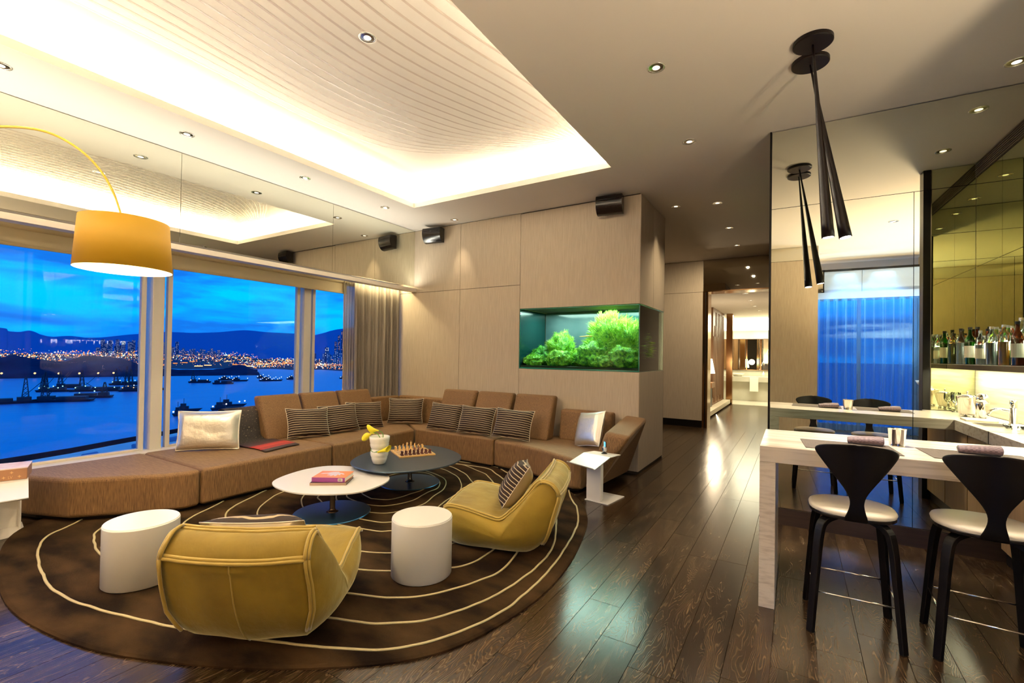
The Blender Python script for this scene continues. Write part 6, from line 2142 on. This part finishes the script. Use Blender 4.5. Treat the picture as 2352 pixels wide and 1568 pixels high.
# boats
def crane_barge(lab, x, y, L, hd, mast=1.0, boom=1, lit=None, group='crane barges in the harbour'):
    t_ = thing('crane_barge', lab, 'barge', (x, y, SEA), hd, group)
    q = MB()
    w2 = L * 0.17
    q.hexa([(-L / 2 + 2, -w2 * 0.8, -1), (L / 2 - 3, -w2 * 0.8, -1), (L / 2 - 3, w2 * 0.8, -1), (-L / 2 + 2, w2 * 0.8, -1)], [(-L / 2, -w2, 2.6), (L / 2, -w2, 2.6), (L / 2, w2, 2.6), (-L / 2, w2, 2.6)])
    q.build('hull', m_hull, t_)
    MB().box(-L * 0.10, L * 0.38, -w2 * 0.7, w2 * 0.7, 2.6, 5.6).box(-L * 0.40, -L * 0.16, -w2 * 0.6, w2 * 0.6, 2.6, 6.5).build('deck_house', m_hull, t_)
    mh = 21 * mast
    mx = -L * 0.30
    q = MB()
    c4 = [(-3, -3), (3, -3), (3, 3), (-3, 3)]
    for k in range(4):
        a, b2 = c4[k], c4[(k + 1) % 4]
        q.tube([(mx + a[0], a[1], 2.6), (mx + a[0] * 0.2, a[1] * 0.2, mh)], 0.35, 4)
        for s_ in range(5):
            f0, f1 = s_ / 5, (s_ + 1) / 5
            g0, g1 = 1 - 0.8 * f0, 1 - 0.8 * f1
            q.tube([(mx + a[0] * g0, a[1] * g0, 2.6 + (mh - 2.6) * f0), (mx + b2[0] * g1, b2[1] * g1, 2.6 + (mh - 2.6) * f1)], 0.22, 3)
            q.tube([(mx + b2[0] * g0, b2[1] * g0, 2.6 + (mh - 2.6) * f0), (mx + a[0] * g1, a[1] * g1, 2.6 + (mh - 2.6) * f1)], 0.22, 3)
    q.build('lattice_mast', m_hull, t_)
    if boom:
        MB().tube([(mx + 2, 0, 6), (mx + boom * L * 0.36, 2, mh * 0.98)], 0.32, 5).build('boom', m_hull, t_)
    if lit:
        q = MB()
        for k in range(lit[1]):
            oct_(q, -L * 0.38 + k * L * 0.7 / max(1, lit[1] - 1), -w2 * 0.75, 5.5 + (k % 2) * 2.2, 0.75)
        q.build('deck_lights', lit[0], t_, fix=False)
def cargo(lab, x, y, L, hd, lit, n_, group='lit working boats in the harbour'):
    t_ = thing('work_boat', lab, 'boat', (x, y, SEA), hd, group)
    w2 = L * 0.13
    q = MB()
    q.hexa([(-L / 2 + 2, -w2 * 0.7, -1), (L / 2 - 5, -w2 * 0.3, -1), (L / 2 - 5, w2 * 0.3, -1), (-L / 2 + 2, w2 * 0.7, -1)], [(-L / 2, -w2, 2.4), (L / 2, -w2 * 0.3, 3.0), (L / 2, w2 * 0.3, 3.0), (-L / 2, w2, 2.4)])
    q.build('hull', m_hull, t_)
    MB().box(-L * 0.36, -L * 0.02, -w2 * 0.7, w2 * 0.7, 2.4, 5.4).box(-L * 0.32, -L * 0.12, -w2 * 0.5, w2 * 0.5, 5.4, 8).build('cabin', m_hull, t_)
    MB().tube([(-L * 0.2, 0, 8), (-L * 0.2, 0, 13)], 0.2, 4).build('mast', m_hull, t_)
    q = MB()
    for k in range(n_):
        oct_(q, -L * 0.42 + k * L * 0.84 / max(1, n_ - 1), -w2 * 0.8, 4.2 + (k % 3) * 2.0, 0.8)
    q.build('deck_lights', lit, t_, fix=False)
HD = R(60)
for args in [
    ('crane barge at the very picture edge with a tall lattice mast', -716, 140, 46, R(80) + PI, 1.35, -1, None),
    ('large crane barge with a long deck, nearest of the barges on the open water', -703, 182, 52, HD, 1.6, 1, None),
    ('crane barge beyond the long-decked one, with a long low boom', -733, 215, 40, HD + PI, 0.9, 1.2, (E_bl, 3)),
    ('dark crane barge with green deck lights, far side of the first group', -870, 214, 34, HD, 1.1, 1, (E_bl, 6)),
    ('small crane barge near the island shore, its boom raised', -940, 249, 34, HD, 1.2, 1, None),
    ('crane barge in the middle group, with a row of teal windows', -845, 255, 60, HD, 1.4, 1, (E_bl, 5)),
    ('crane barge with warm yellow lights in the middle group', -806, 288, 44, HD, 1.7, -0.6, (E_wa, 6)),
    ('crane barge behind the middle group with white deck lights', -960, 325, 42, HD, 1.3, 1, (E_bl, 4)),
    ('crane barge half hidden by the thick window mullion', -820, 300, 52, HD, 1.5, 1, (E_wh, 5)),
    ('crane barge with thin raised boom, right of the thick mullion', -940, 430, 36, HD, 1.1, 1, (E_wh, 3)),
    ('low dark barge in front of the raised-boom barge', -880, 441, 34, HD, 0.35, 0, None),
]:
    lab, x, y, L, hd, ms, bm_, lit = args
    crane_barge(lab, x, y, L, hd, ms, bm_, lit)
for args in [
    ('brightly lit boat on the far left of the lit pair, past the thick mullion', -985, 505, 40, HD, E_wh, 9),
    ('longest and brightest lit boat in the middle of the second window', -905, 545, 44, HD, E_wh, 12),
    ('low unlit-looking boat before the brightest boat', -935, 500, 30, HD, E_wh, 2),
    ('lit boat right of the brightest boat', -925, 610, 34, HD, E_wh, 8),
    ('small lit boat behind the brightest boat', -1010, 590, 26, HD, E_wh, 5),
    ('near boat with two round lamps above the silver cushion', -492, 250, 27, HD, E_wh, 3),
    ('near red-brown boat alongside the two-lamp boat', -515, 268, 27, HD, E_wh, 2),
    ('near low boat peeping out above the silver cushion', -505, 222, 22, HD, E_wh, 1),
    ('small near boat at the left of the silver cushion', -476, 203, 14, HD, E_wh, 1),
    ('dark long barge by the curtain edge', -880, 712, 36, HD, E_wh, 2),
]:
    cargo(*args)
# near shore: breakwater and quay road below the window
NEAR = [(-420, 0), (-371, 40), (-362, 64), (-366, 80), (-372, 100), (-382, 122), (-391, 145), (-403, 170), (-421, 200), (-439, 233), (-470, 300)]
IN_ = [(x * 0.90, y * 0.90) for x, y in NEAR]
q = MB()
q.grid(lambda i, j: (*((NEAR if j == 0 else IN_)[i]), SEA + (0.0 if j == 0 else 3.0)), len(NEAR), 2)
struct(q.build('shore_breakwater', m_rocks))
q = MB()
q.grid(lambda i, j: (IN_[i][0] + j * 260, IN_[i][1] - j * 60, SEA + 3.0 + 0.01 * j), len(IN_), 2)
struct(q.build('land_quay', m_quay))
for i, (x, y, rz) in enumerate(((-314, 92, 0.3), (-325, 117, 0.3), (-332, 137, 0.35))):
    t_ = thing('quay_shed', 'small pale shed on the quay below the window, %s from the left' % ORD[i], 'shed', (x, y, SEA + 3.2), rz, 'sheds on the quay')
    MB().box(-1.5, 1.5, -3, 3, 0, 1.6).build('walls', m_bldg_l, t_)
    MB().hexa([(-1.7, -3.2, 1.6), (1.7, -3.2, 1.6), (1.7, 3.2, 1.6), (-1.7, 3.2, 1.6)], [(-0.2, -3.2, 2.4), (0.2, -3.2, 2.4), (0.2, 3.2, 2.4), (-0.2, 3.2, 2.4)]).build('roof', m_bldg_l, t_)
